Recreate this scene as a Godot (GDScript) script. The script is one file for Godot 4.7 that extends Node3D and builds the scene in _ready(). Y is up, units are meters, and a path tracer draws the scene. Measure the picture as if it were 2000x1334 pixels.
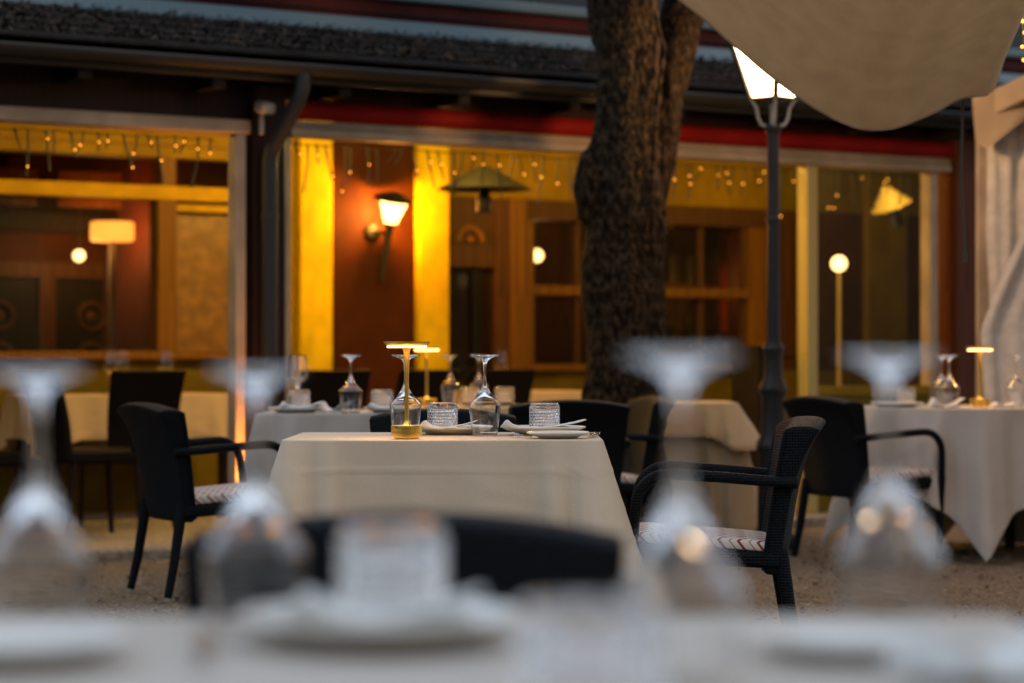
extends Node3D
# A restaurant courtyard at dusk: laid tables, wicker armchairs, a glazed veranda behind a tree and a street lamp.

var M := {}
const FACADE_TURN := 0.5742
const FACADE_AT := Vector3(-1.118, 0, -13.2)


class MB:
	var v := PackedVector3Array()
	var uv := PackedVector2Array()
	var ix := PackedInt32Array()
	var seam := PackedInt32Array()

	func patch(rows: Array, ring := false, keep := false) -> void:
		var n: int = rows[0].size()
		var b := v.size()
		var cen := Vector3.ZERO
		var lv := 0.0
		for r in rows.size():
			var row: PackedVector3Array = rows[r]
			var lu := 0.0
			if r:
				lv += row[n / 2].distance_to(rows[r - 1][n / 2])
			for c in n:
				if c:
					lu += row[c].distance_to(row[c - 1])
				v.append(row[c])
				uv.append(Vector2(lu, lv))
				cen += row[c]
			if ring:
				seam.append(b + r * n)
				seam.append(b + r * n + n - 1)
		cen /= float(rows.size() * n)
		var t := PackedInt32Array()
		for r in rows.size() - 1:
			for c in n - 1:
				var a := b + r * n + c
				t.append_array([a, a + 1, a + n, a + 1, a + n + 1, a + n])
		add(t, cen, keep)

	func add(t: PackedInt32Array, cen: Vector3, keep := false) -> void:
		var vol := 0.0
		if not keep:
			for k in range(0, t.size(), 3):
				vol += (v[t[k]] - cen).dot((v[t[k + 1]] - cen).cross(v[t[k + 2]] - cen))
		if vol > 0.0:
			for k in range(0, t.size(), 3):
				var x := t[k + 1]
				t[k + 1] = t[k + 2]
				t[k + 2] = x
		ix.append_array(t)

	func poly(pts: Array, out: Vector3) -> void:   # a flat convex face that looks towards out
		var b := v.size()
		for p in pts:
			v.append(p)
			uv.append(Vector2(p.x + p.z * 0.37, p.y + p.z * 0.61))
		var s: Vector3 = (pts[1] - pts[0]).cross(pts[2] - pts[0])
		for k in range(1, pts.size() - 1):
			if s.dot(out) > 0.0:
				ix.append_array([b, b + k + 1, b + k])
			else:
				ix.append_array([b, b + k, b + k + 1])

	func box(at: Vector3, size: Vector3, bev := 0.004, turn := Basis.IDENTITY) -> void:
		var h := size * 0.5
		bev = minf(bev, minf(h.x, minf(h.y, h.z)) * 0.6)
		var i := h - Vector3.ONE * bev
		for a in 3:
			var p := (a + 1) % 3
			var q := (a + 2) % 3
			for s in [-1.0, 1.0]:
				var f := []
				for k in [[-1, -1], [1, -1], [1, 1], [-1, 1]]:
					var w := Vector3.ZERO
					w[a] = s * h[a]
					w[p] = k[0] * i[p]
					w[q] = k[1] * i[q]
					f.append(at + turn * w)
				var o := Vector3.ZERO
				o[a] = s
				poly(f, turn * o)
				for s2 in [-1.0, 1.0]:   # chamfer between face (a, s) and face (p, s2)
					var e := []
					for k in [[0, -1], [0, 1], [1, 1], [1, -1]]:
						var w := Vector3.ZERO
						w[a] = s * (h[a] if k[0] == 0 else i[a])
						w[p] = s2 * (i[p] if k[0] == 0 else h[p])
						w[q] = k[1] * i[q]
						e.append(at + turn * w)
					o = Vector3.ZERO
					o[a] = s
					o[p] = s2
					poly(e, turn * o)
		for x in [-1.0, 1.0]:
			for y in [-1.0, 1.0]:
				for z in [-1.0, 1.0]:
					poly([at + turn * Vector3(x * h.x, y * i.y, z * i.z), at + turn * Vector3(x * i.x, y * h.y, z * i.z), at + turn * Vector3(x * i.x, y * i.y, z * h.z)], turn * Vector3(x, y, z))

	func span(a: Vector3, b: Vector3, bev := 0.004) -> void:   # a box between two corners
		box((a + b) * 0.5, (b - a).abs(), bev)

	func lathe(profile: Array, segs := 32, at := Vector3.ZERO, turn := Basis.IDENTITY, bump = null) -> void:
		var rows := []
		for p in profile:
			var row := PackedVector3Array()
			for k in segs + 1:
				var a := TAU * (k % segs) / segs
				var r: float = p.x
				if bump != null:
					r += bump.call(a, p.y, p.x)
				row.append(at + turn * Vector3(cos(a) * r, p.y, sin(a) * r))
			rows.append(row)
		patch(rows, true)

	func tube(path: Array, radii: Array, sides := 10, flat := Vector2.ONE, up := Vector3.UP) -> void:
		var rows := []
		var x := Vector3.ZERO
		for k in path.size():
			var d: Vector3 = (path[mini(k + 1, path.size() - 1)] - path[maxi(k - 1, 0)]).normalized()
			if k == 0:
				x = d.cross(up if absf(d.dot(up)) < 0.95 else Vector3.RIGHT).normalized()
			else:
				x = (x - d * x.dot(d)).normalized()
			var y := x.cross(d)
			var r: float = radii[mini(k, radii.size() - 1)]
			var row := PackedVector3Array()
			for s in sides + 1:
				var a := TAU * (s % sides) / sides
				row.append(path[k] + x * cos(a) * r * flat.x + y * sin(a) * r * flat.y)
			if k == 0:
				rows.append(point(path[k], sides + 1))
				rows.append(row)
			rows.append(row)
			if k == path.size() - 1:
				rows.append(row)
				rows.append(point(path[k], sides + 1))
		patch(rows.slice(0, 2), true)
		var body := rows.slice(2, rows.size() - 2)
		patch(body, true)
		patch(rows.slice(rows.size() - 2), true)

	func point(p: Vector3, n: int) -> PackedVector3Array:
		var row := PackedVector3Array()
		row.resize(n)
		row.fill(p)
		return row

	func done() -> ArrayMesh:
		var n := PackedVector3Array()
		n.resize(v.size())
		for k in range(0, ix.size(), 3):
			var a := v[ix[k]]
			var f := (v[ix[k + 2]] - a).cross(v[ix[k + 1]] - a)
			n[ix[k]] += f
			n[ix[k + 1]] += f
			n[ix[k + 2]] += f
		for k in range(0, seam.size(), 2):
			var s := n[seam[k]] + n[seam[k + 1]]
			n[seam[k]] = s
			n[seam[k + 1]] = s
		for k in n.size():
			n[k] = n[k].normalized() if n[k].length_squared() > 1e-20 else Vector3.UP
		var a := []
		a.resize(Mesh.ARRAY_MAX)
		a[Mesh.ARRAY_VERTEX] = v
		a[Mesh.ARRAY_NORMAL] = n
		a[Mesh.ARRAY_TEX_UV] = uv
		a[Mesh.ARRAY_INDEX] = ix
		var m := ArrayMesh.new()
		m.add_surface_from_arrays(Mesh.PRIMITIVE_TRIANGLES, a)
		return m


# ---------- naming and parenting ----------

func thing(called: String, label: String, category: String, at := Vector3.ZERO, turn := 0.0, group := "") -> Node3D:
	var o := Node3D.new()
	o.name = called
	add_child(o, true)
	o.position = at
	o.rotation.y = turn
	tag(o, label, category, group)
	return o


func tag(o: Node3D, label: String, category: String, group := "") -> void:
	o.set_meta("label", label)
	o.set_meta("category", category)
	if group:
		o.set_meta("group", group)


func part(parent: Node, called: String, shape, mat: Material) -> MeshInstance3D:
	var o := MeshInstance3D.new()
	o.name = called
	o.mesh = shape.done() if shape is MB else shape
	o.material_override = mat
	parent.add_child(o, true)
	return o


func struct(called: String, shape, mat: Material) -> MeshInstance3D:
	var o := part(self, called, shape, mat)
	o.set_meta("kind", "structure")
	return o


func dup(root: Node3D, at: Vector3, turn: float, label: String, group := "") -> Node3D:
	var r: Node3D = root.duplicate()
	r.name = root.get_meta("kind_name") if root.has_meta("kind_name") else String(root.name).rstrip("0123456789")
	add_child(r, true)
	r.position = at
	r.rotation = Vector3(0, turn, 0)
	r.set_meta("label", label)
	if group:
		r.set_meta("group", group)
	return r


func boxpart(parent: Node, called: String, a: Vector3, b: Vector3, mat: Material, bev := 0.004) -> MeshInstance3D:
	var m := MB.new()
	m.span(a, b, bev)
	return part(parent, called, m, mat)


func omni(called: String, at: Vector3, col: Color, energy: float, size: float, parent: Node = self) -> OmniLight3D:
	var l := OmniLight3D.new()
	l.name = called
	l.light_color = col
	l.light_energy = energy
	l.light_size = size
	l.omni_range = 30.0
	l.omni_attenuation = 2.0
	l.shadow_enabled = true
	parent.add_child(l, true)
	l.position = at
	return l


func fac(t: float, y: float, off: float) -> Vector3:   # metres along the facade, up, and out of it
	return FACADE_AT + Basis(Vector3.UP, FACADE_TURN) * Vector3(t, y, off)


# ---------- materials ----------

func lin(r: float, g: float, b: float) -> Color:
	return Color(r, g, b).linear_to_srgb()


func mat(called: String, c: Color, rough := 0.7, metal := 0.0) -> StandardMaterial3D:
	var m := StandardMaterial3D.new()
	m.resource_name = called
	m.albedo_color = c
	m.roughness = rough
	m.metallic = metal
	M[called] = m
	return m


func noise_bytes(sd: int, freq: float, oct: int, size: int, kind := FastNoiseLite.TYPE_SIMPLEX_SMOOTH) -> PackedByteArray:
	var f := FastNoiseLite.new()
	f.seed = sd
	f.frequency = freq
	f.noise_type = kind
	f.fractal_octaves = oct
	var im := f.get_seamless_image(size, size)
	im.convert(Image.FORMAT_L8)
	return im.get_data()


func tex(size: int, pixel: Callable) -> ImageTexture:   # pixel(x, y) gives a Color
	var im := Image.create(size, size, false, Image.FORMAT_RGB8)
	for y in size:
		for x in size:
			im.set_pixel(x, y, pixel.call(x, y))
	return ImageTexture.create_from_image(im)


func two_tone(sd: int, freq: float, oct: int, a: Color, b: Color, size := 256, contrast := 1.5) -> ImageTexture:
	var n := noise_bytes(sd, freq, oct, size)
	return tex(size, func(x, y): return a.lerp(b, clampf((n[y * size + x] / 255.0 - 0.5) * contrast + 0.5, 0.0, 1.0)))


func grey_noise(sd: int, freq: float, oct: int, size := 256) -> ImageTexture:
	var n := noise_bytes(sd, freq, oct, size)
	return tex(size, func(x, y): return Color8(n[y * size + x], n[y * size + x], n[y * size + x]))


func tri(m: StandardMaterial3D, scale: Vector3, world := false) -> void:
	m.uv1_triplanar = true
	m.uv1_world_triplanar = world
	m.uv1_scale = scale


func relief(m: StandardMaterial3D, t: Texture2D, cm: float) -> void:
	m.heightmap_enabled = true
	m.heightmap_texture = t
	m.heightmap_scale = cm


func make_materials() -> void:
	var m: StandardMaterial3D
	# wicker: a basket weave of flat strands
	var weave := tex(256, func(x, y):
		var i := int(x / 32.0)
		var j := int(y / 32.0)
		var fx := fmod(x / 32.0, 1.0)
		var fy := fmod(y / 32.0, 1.0)
		var h := sin(PI * fy) * (0.45 + 0.55 * sin(PI * fx)) if (i + j) % 2 == 0 else sin(PI * fx) * (0.45 + 0.55 * sin(PI * fy))
		h = pow(h, 0.6)
		return Color(h, h, h))
	m = mat("wicker", lin(0.0105, 0.013, 0.0165), 0.55)
	m.metallic_specular = 0.2
	tri(m, Vector3.ONE * 14.0)
	relief(m, weave, 0.4)
	m.albedo_texture = two_tone(3, 0.02, 3, Color(0.72, 0.72, 0.74), Color(1, 1, 1))
	# linen
	var threads := noise_bytes(5, 0.11, 2, 256)
	var linen := tex(256, func(x, y):
		var a := threads[y * 256 + absi(x - 128) / 8] / 255.0
		var b := threads[(x * 256 + absi(y - 128) / 8 + 90) % 65536] / 255.0
		var h := (0.5 + 0.25 * sin(x * TAU / 4.0) + 0.25 * sin(y * TAU / 4.0)) * (0.6 + 0.5 * (a + b) * 0.5)
		return Color(h, h, h))
	var linen_tone := tex(256, func(x, y):
		var a := threads[y * 256 + absi(x - 128) / 6] / 255.0
		var b := threads[(x * 256 + absi(y - 128) / 6 + 77) % 65536] / 255.0
		var h := 0.95 + 0.05 * clampf((a + b) - 0.5, 0.0, 1.0)
		return Color(h, h * 0.995, h * 0.985))
	for k in [["linen", lin(0.64, 0.54, 0.42)], ["linen_cool", lin(0.56, 0.49, 0.425)], ["linen_warm", lin(0.52, 0.38, 0.22)], ["napkin", lin(0.74, 0.73, 0.71)]]:  # the warm linen has the tint of lamplight put into its colour
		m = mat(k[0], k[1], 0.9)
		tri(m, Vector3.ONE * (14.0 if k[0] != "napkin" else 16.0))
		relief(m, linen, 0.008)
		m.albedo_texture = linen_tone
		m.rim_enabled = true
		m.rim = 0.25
	# canvas of the tent
	m = mat("canvas", lin(0.63, 0.50, 0.35), 0.75)
	tri(m, Vector3.ONE * 1.3)
	m.albedo_texture = two_tone(8, 0.02, 4, Color(0.9, 0.89, 0.88), Color(1, 1, 1))
	relief(m, grey_noise(9, 0.012, 4), 0.4)
	m.backlight_enabled = true
	m.backlight = Color(0.75, 0.64, 0.5)
	var roof: StandardMaterial3D = m.duplicate()
	roof.backlight_enabled = false
	M["canvas_lined"] = roof
	m = mat("curtain", lin(0.50, 0.49, 0.47), 0.8)
	tri(m, Vector3.ONE * 2.0)
	m.albedo_texture = M.canvas.albedo_texture
	m = mat("cord", lin(0.06, 0.05, 0.04), 0.8)
	# glass and tableware
	m = mat("glass", Color(1, 1, 1, 0.0), 0.0)
	m.refraction_enabled = true
	m.refraction_scale = 0.05
	m.metallic_specular = 0.5
	m = mat("pane", Color(1, 1, 1, 0.004), 0.0)
	m.transparency = BaseMaterial3D.TRANSPARENCY_ALPHA
	m = mat("china", lin(0.72, 0.68, 0.62), 0.18)
	m = mat("steel", lin(0.62, 0.62, 0.63), 0.18, 1.0)
	m = mat("brass", lin(0.86, 0.56, 0.12), 0.34, 1.0)
	m.anisotropy_enabled = false
	m = mat("brass_dark", lin(0.42, 0.28, 0.12), 0.28, 1.0)
	# cushion with a red chevron print
	m = mat("chevron", Color.WHITE, 0.85)
	var fine := noise_bytes(12, 0.1, 2, 256)
	m.albedo_texture = tex(256, func(x, y):
		var zig := absf(fmod(x / 128.0, 1.0) - 0.5) * 2.0
		var s := fmod(y / 64.0 + zig * 0.9 + 4.0, 1.0)
		var k := int(floor(y / 64.0 + zig * 0.9 + 4.0)) % 2
		var red := s < (0.34 if k == 0 else 0.12)
		var c := Color(0.56, 0.16, 0.2) if red else Color(0.84, 0.81, 0.77)
		return c * (0.92 + 0.08 * fine[y * 256 + x] / 255.0))
	m.uv1_scale = Vector3(8.0, 8.0, 1)
	# timber and paint of the building
	var grain := noise_bytes(21, 0.03, 4, 256)
	var wood := tex(256, func(x, y):
		var h := grain[((y / 12) % 256) * 256 + x] / 255.0
		var g := 0.68 + 0.32 * h
		return Color(g, g, g))
	for k in [["wood_dark", lin(0.025, 0.009, 0.004)], ["wood_red", lin(0.13, 0.036, 0.01)], ["wood_amber", lin(0.22, 0.095, 0.011)], ["wood_black", lin(0.012, 0.009, 0.007)], ["wood_brown", lin(0.10, 0.042, 0.012)]]:
		m = mat(k[0], k[1], 0.55)
		tri(m, Vector3(5, 0.7, 5))
		m.albedo_texture = wood
		relief(m, wood, 0.06)
		m.metallic_specular = 0.3
	var plaster := grey_noise(31, 0.02, 5)
	var plaster_tone := two_tone(32, 0.008, 4, Color(0.86, 0.86, 0.86), Color(1, 1, 1))
	for k in [["yellow_paint", lin(0.80, 0.535, 0.006)], ["red_paint", lin(0.058, 0.0145, 0.002)], ["rail_paint", lin(0.50, 0.29, 0.008)], ["olive_paint", lin(0.15, 0.105, 0.008)], ["amber_paint", lin(0.28, 0.165, 0.006)], ["brown_paint", lin(0.06, 0.028, 0.012)], ["white_paint", lin(0.40, 0.32, 0.23)], ["awning_red", lin(0.27, 0.010, 0.006)], ["maroon_paint", lin(0.07, 0.012, 0.01)]]:
		m = mat(k[0], k[1], 0.6)
		tri(m, Vector3.ONE * 1.2)
		m.albedo_texture = plaster_tone
		relief(m, plaster, 0.12)
		m.metallic_specular = 0.22
	m = mat("flashing", lin(0.08, 0.13, 0.15), 0.5, 0.0)  # blue of the reflected sky is put into this colour
	m = mat("gutter_metal", lin(0.009, 0.009, 0.009), 0.6)
	m = mat("roof_felt", lin(0.028, 0.024, 0.02), 0.9)
	m.metallic_specular = 0.2
	tri(m, Vector3.ONE * 2.5)
	m.albedo_texture = two_tone(41, 0.05, 4, Color(0.4, 0.37, 0.34), Color(1, 1, 1), 256, 2.2)
	relief(m, grey_noise(42, 0.06, 4), 1.2)
	m = mat("iron", lin(0.016, 0.016, 0.017), 0.45, 0.3)
	m = mat("iron_green", lin(0.016, 0.015, 0.006), 0.6)
	m = mat("wire", lin(0.02, 0.02, 0.012), 0.7)
	m = mat("plastic_pale", lin(0.4, 0.36, 0.3), 0.5)
	# bark
	m = mat("bark", lin(0.052, 0.039, 0.026), 0.95)
	m.metallic_specular = 0.2
	tri(m, Vector3(3.4, 1.7, 3.4))
	m.albedo_texture = two_tone(51, 0.035, 5, Color(0.32, 0.3, 0.27), Color(1, 0.95, 0.88), 256, 2.4)
	relief(m, grey_noise(52, 0.04, 5), 2.0)
	# ground
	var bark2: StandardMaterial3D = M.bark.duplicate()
	bark2.albedo_color = lin(0.02, 0.015, 0.011)  # shade on the limb, put into a darker bark colour
	M["bark_shaded"] = bark2
	m = mat("gravel", lin(0.29, 0.215, 0.145), 0.95)
	tri(m, Vector3.ONE * 1.1, true)
	m.albedo_texture = two_tone(61, 0.09, 5, Color(0.55, 0.52, 0.48), Color(1, 1, 1), 512, 2.0)
	relief(m, grey_noise(62, 0.12, 4, 512), 1.0)
	m = mat("pebble", lin(0.31, 0.24, 0.165), 0.9)
	m.vertex_color_use_as_albedo = true
	m = mat("dead_leaf", lin(0.075, 0.038, 0.016), 0.8)
	m.vertex_color_use_as_albedo = true
	m = mat("roof_leaf", lin(0.036, 0.026, 0.018), 0.85)
	m.metallic_specular = 0.2
	m.vertex_color_use_as_albedo = true
	m = mat("paving", lin(0.33, 0.28, 0.22), 0.85)
	tri(m, Vector3.ONE * 1.5)
	m.albedo_texture = two_tone(63, 0.04, 4, Color(0.7, 0.7, 0.68), Color(1, 1, 1))
	m = mat("leaf_green", lin(0.045, 0.065, 0.02), 0.6)
	m.backlight_enabled = true
	m.backlight = Color(0.12, 0.16, 0.04)
	m = mat("upholstery", lin(0.011, 0.008, 0.006), 0.6)
	m.metallic_specular = 0.15
	m = mat("frame_paint", lin(0.42, 0.33, 0.10), 0.5)
	m = mat("amber_glass", lin(0.26, 0.13, 0.025), 0.4)
	tri(m, Vector3.ONE * 1.6)
	m.albedo_texture = two_tone(71, 0.02, 4, Color(0.8, 0.78, 0.76), Color(1, 1, 1), 256, 1.5)
	m = mat("bottle_glass", lin(0.05, 0.035, 0.012), 0.08)
	m = mat("red_cloth", lin(0.7, 0.07, 0.012), 0.8)


func glow(called: String, c: Color, energy: float, base := Color(0.9, 0.85, 0.75)) -> StandardMaterial3D:
	var m := mat(called, base, 0.4)
	m.emission_enabled = true
	m.emission = c
	m.emission_energy_multiplier = energy
	return m


# ---------- builders: tableware ----------

func smooth(pts: Array, steps := 4) -> Array:   # Catmull-Rom through profile points
	var out := []
	for k in pts.size() - 1:
		var a: Vector2 = pts[maxi(k - 1, 0)]
		var b: Vector2 = pts[k]
		var c: Vector2 = pts[k + 1]
		var d: Vector2 = pts[mini(k + 2, pts.size() - 1)]
		for s in steps:
			var p := b.cubic_interpolate(c, a, d, float(s) / steps)
			out.append(Vector2(maxf(p.x, 0.0), p.y))
	out.append(pts[-1])
	return out


func wine_glass_mesh(shoulder: float, cone: float, rim: float, wide: float, h: float) -> ArrayMesh:
	# stands upside down: the rim on the table, the foot on top; shoulder, cone and h are heights
	var m := MB.new()
	var w := 0.0012
	var outer := [Vector2(rim, 0.0007), Vector2(rim + (wide - rim) * 0.5, shoulder * 0.4), Vector2(rim + (wide - rim) * 0.9, shoulder * 0.8), Vector2(wide - 0.0004, shoulder - 0.005), Vector2(wide, shoulder), Vector2(wide - 0.0022, shoulder + 0.0042), Vector2(lerpf(wide, 0.014, 0.5), lerpf(shoulder, cone - 0.006, 0.47)), Vector2(0.0145, cone - 0.006), Vector2(0.0085, cone + 0.006), Vector2(0.0056, cone + 0.02), Vector2(0.0045, cone + 0.04), Vector2(0.0045, h - 0.044), Vector2(0.0062, h - 0.030), Vector2(0.0105, h - 0.0205), Vector2(0.021, h - 0.0125), Vector2(0.034, h - 0.0078), Vector2(0.0468, h - 0.0042)]
	var inner := [Vector2(0.0, cone - 0.010), Vector2(0.006, cone - 0.0115), Vector2(lerpf(wide, 0.014, 0.5) - w, lerpf(shoulder, cone - 0.006, 0.47) - w * 1.2), Vector2(wide - 0.0022 - w, shoulder + 0.0036), Vector2(wide - w, shoulder), Vector2(wide - 0.0004 - w, shoulder - 0.005), Vector2(rim - w + (wide - rim) * 0.9, shoulder * 0.8), Vector2(rim - w + (wide - rim) * 0.5, shoulder * 0.4), Vector2(rim - w, 0.0007)]
	var prof := smooth(inner, 4)
	prof.append(Vector2(rim - w * 0.5, 0.0))
	prof.append_array(smooth(outer, 4))
	prof.append_array([Vector2(0.0476, h - 0.0025), Vector2(0.0472, h - 0.0006), Vector2(0.03, h), Vector2(0.012, h - 0.0002), Vector2(0.0, h - 0.0004)])
	m.lathe(prof, 56)
	return m.done()


func tumbler_mesh() -> ArrayMesh:
	# hobnail tumbler, upside down: thick base on top
	var m := MB.new()
	var nub := func(a: float, y: float, r: float) -> float:
		if r < 0.0465 or y > 0.09:
			return 0.0
		var best := 9.0
		var base := floorf((y - 0.02) / 0.0096)
		for k in 3:   # nearest knob of a staggered pattern
			var row := base + k - 1.0
			if row < 0.0 or row > 6.0:
				continue
			var shift := 0.5 if int(row) % 2 else 0.0
			var col := a / TAU * 26.0 + shift
			var dx := (col - floorf(col) - 0.5) * 0.3 / 26.0
			var dy := y - (0.0248 + row * 0.0096)
			best = minf(best, sqrt(dx * dx + dy * dy))
		return 0.0036 * sqrt(maxf(0.0, 1.0 - pow(best / 0.0054, 2.0)))
	var prof := [Vector2(0.0, 0.079), Vector2(0.02, 0.079), Vector2(0.036, 0.0785), Vector2(0.0415, 0.076), Vector2(0.043, 0.071)]
	for k in 8:
		prof.append(Vector2(0.043 + 0.0022 * k / 7.0, 0.068 - 0.066 * k / 7.0))
	prof.append_array([Vector2(0.0458, 0.0004), Vector2(0.0467, 0.0), Vector2(0.0476, 0.0006)])
	for k in 92:
		prof.append(Vector2(0.0478, 0.003 + 0.0895 * k / 91.0))
	prof.append_array([Vector2(0.0474, 0.0946), Vector2(0.0455, 0.0968), Vector2(0.042, 0.098), Vector2(0.03, 0.0974), Vector2(0.015, 0.0962), Vector2(0.0, 0.0958)])
	m.lathe(prof, 208, Vector3.ZERO, Basis.IDENTITY, nub)
	return m.done()


func plate_mesh(r: float, h: float) -> ArrayMesh:
	var m := MB.new()
	var foot := r * 0.62
	m.lathe(smooth([Vector2(0, 0.005), Vector2(r * 0.5, 0.0052), Vector2(r * 0.68, 0.009), Vector2(r * 0.9, h - 0.004), Vector2(r - 0.004, h), Vector2(r, h - 0.002), Vector2(r * 0.97, h - 0.007), Vector2(r * 0.8, h * 0.4), Vector2(foot + 0.004, 0.003), Vector2(foot, 0.0), Vector2(foot - 0.005, 0.0), Vector2(foot - 0.007, 0.002), Vector2(0, 0.002)], 4), 64)
	return m.done()


func make_wine_glass(kind: String, label: String, at: Vector3, group: String) -> Node3D:
	var mesh := wine_glass_mesh(0.1, 0.155, 0.04, 0.0518, 0.264)
	if kind == "wide":
		mesh = wine_glass_mesh(0.069, 0.146, 0.044, 0.051, 0.264)
	elif kind == "short":
		mesh = wine_glass_mesh(0.068, 0.138, 0.044, 0.051, 0.249)
	var o := part(self, "wine_glass", mesh, M.glass)
	tag(o, label, "wine glass", group)
	o.position = at
	return o


func make_lamp(label: String, at: Vector3, group: String) -> Node3D:
	var t := thing("table_lamp", label, "table lamp", at, 0.0, group)
	var m := MB.new()
	m.lathe([Vector2(0, 0), Vector2(0.04, 0), Vector2(0.0412, 0.001), Vector2(0.0412, 0.009), Vector2(0.0418, 0.01), Vector2(0.0486, 0.0105), Vector2(0.0496, 0.0115), Vector2(0.0496, 0.0245), Vector2(0.0492, 0.0252), Vector2(0.0492, 0.0262), Vector2(0.0496, 0.027), Vector2(0.0496, 0.040), Vector2(0.0486, 0.0412), Vector2(0.03, 0.0414), Vector2(0.016, 0.0414)], 56)
	var base := part(t, "base", m, M.brass)
	var sw := MB.new()
	sw.box(Vector3(-0.031, 0.034, 0.0386), Vector3(0.009, 0.003, 0.002), 0.0006, Basis(Vector3.UP, -0.68))
	part(base, "switch", sw, M.iron)
	m = MB.new()
	m.lathe(smooth([Vector2(0.0155, 0.0414), Vector2(0.0125, 0.044), Vector2(0.009, 0.051), Vector2(0.0074, 0.062), Vector2(0.0072, 0.09), Vector2(0.0066, 0.165), Vector2(0.0062, 0.17)], 4), 32)
	part(t, "lower_stem", m, M.brass)
	m = MB.new()
	m.lathe(smooth([Vector2(0.0060, 0.17), Vector2(0.0064, 0.1715), Vector2(0.0072, 0.2), Vector2(0.0088, 0.25), Vector2(0.0105, 0.274), Vector2(0.0145, 0.285), Vector2(0.02, 0.291)], 4), 32)
	part(t, "upper_stem", m, M.brass)
	m = MB.new()
	m.lathe([Vector2(0.016, 0.2855), Vector2(0.0615, 0.2855), Vector2(0.0625, 0.2865), Vector2(0.0625, 0.2905), Vector2(0.0615, 0.2915), Vector2(0.016, 0.2915)], 48)
	var sh := MB.new()
	sh.lathe([Vector2(0, 0.2918), Vector2(0.06, 0.2918), Vector2(0.064, 0.293), Vector2(0.071, 0.2995), Vector2(0.0725, 0.3035), Vector2(0.0722, 0.3045), Vector2(0.07, 0.3038), Vector2(0.06, 0.3005), Vector2(0, 0.2995)], 56)
	var shade := part(t, "lamp_shade", sh, M.brass)
	part(shade, "diffuser_light", m, M.lamp_glow)
	var l := AreaLight3D.new()
	l.name = "lamp_light"
	l.light_color = Color(1.0, 0.74, 0.42)
	l.light_energy = 0.13
	l.area_size = Vector2(0.11, 0.11)
	l.shadow_enabled = true
	t.add_child(l, true)
	l.position = Vector3(0, 0.2845, 0)
	l.rotation.x = -PI / 2
	return t


func strip(m: MB, path: Array, w: float, th: float, sides := 14) -> void:   # a flat folded band of cloth along a path
	m.tube(path, [1.0], sides, Vector2(w * 0.5, th * 0.5))


func make_napkin(label: String, at: Vector3, turn: float, length: float, width: float, curl: float, sd: int, group := "") -> Node3D:
	# a folded napkin: flat in the middle, one end rolled, a flap rising at the other
	var t := thing("napkin", label, "napkin", at, turn, group)
	var nz := FastNoiseLite.new()
	nz.seed = sd
	nz.frequency = 1.0
	var slab := func(x0: float, x1: float, top, low) -> MB:
		var m := MB.new()
		var rows := []
		for k in 41:
			var f := k / 40.0
			var x := lerpf(x0, x1, f)
			var e := 1.0 - pow(absf(f - 0.5) * 2.0, 10.0)
			var w := width * (1.0 - 0.10 * nz.get_noise_1d(x * 40.0) - 0.06 * pow(absf(f - 0.5) * 2.0, 4.0))
			var row := PackedVector3Array()
			for s in 29:
				var a := TAU * (s % 28) / 28.0
				var z := cos(a) * w * 0.5
				var b: float = low.call(x, z)
				var h: float = top.call(x, z) - b
				var r := signf(sin(a)) * pow(absf(sin(a)), 0.55)
				row.append(Vector3(x, b + h * 0.5 + h * 0.5 * r * (0.25 + 0.75 * e), z + 0.008 * nz.get_noise_1d(x * 18.0 + 50.0)))
			rows.append(row)
		rows.push_front(m.point(Vector3(rows[0][0].x, rows[0][7].y * 0.5 + rows[0][21].y * 0.5, 0), 29))
		rows.append(m.point(Vector3(rows[-1][0].x, rows[-1][7].y * 0.5 + rows[-1][21].y * 0.5, 0), 29))
		m.patch(rows, true)
		return m
	var xl := -length * 0.5 + 0.017
	var ripple := func(x: float, z: float) -> float: return 0.0022 * nz.get_noise_2d(x * 34.0, z * 20.0)
	var body := func(x: float, z: float) -> float: return 0.009 + curl * 0.72 * exp(-pow((x - xl) / 0.015, 2.0)) + curl * 0.25 * exp(-pow((x - xl - 0.02) / 0.022, 2.0)) + ripple.call(x, z) * 1.3
	var flat := func(_x: float, _z: float) -> float: return 0.0
	part(t, "fold", slab.call(-length * 0.5, length * 0.44, body, flat), M.napkin)
	var up := func(x: float, _z: float) -> float: return 0.0065 + curl * 0.75 * pow(clampf((x - length * 0.08) / (length * 0.42), 0.0, 1.0), 1.4)
	var lid := func(x: float, z: float) -> float: return up.call(x, z) + 0.0055 + ripple.call(x + 0.3, z)
	part(t, "flap", slab.call(length * 0.02, length * 0.5, lid, up), M.napkin)
	return t


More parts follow.
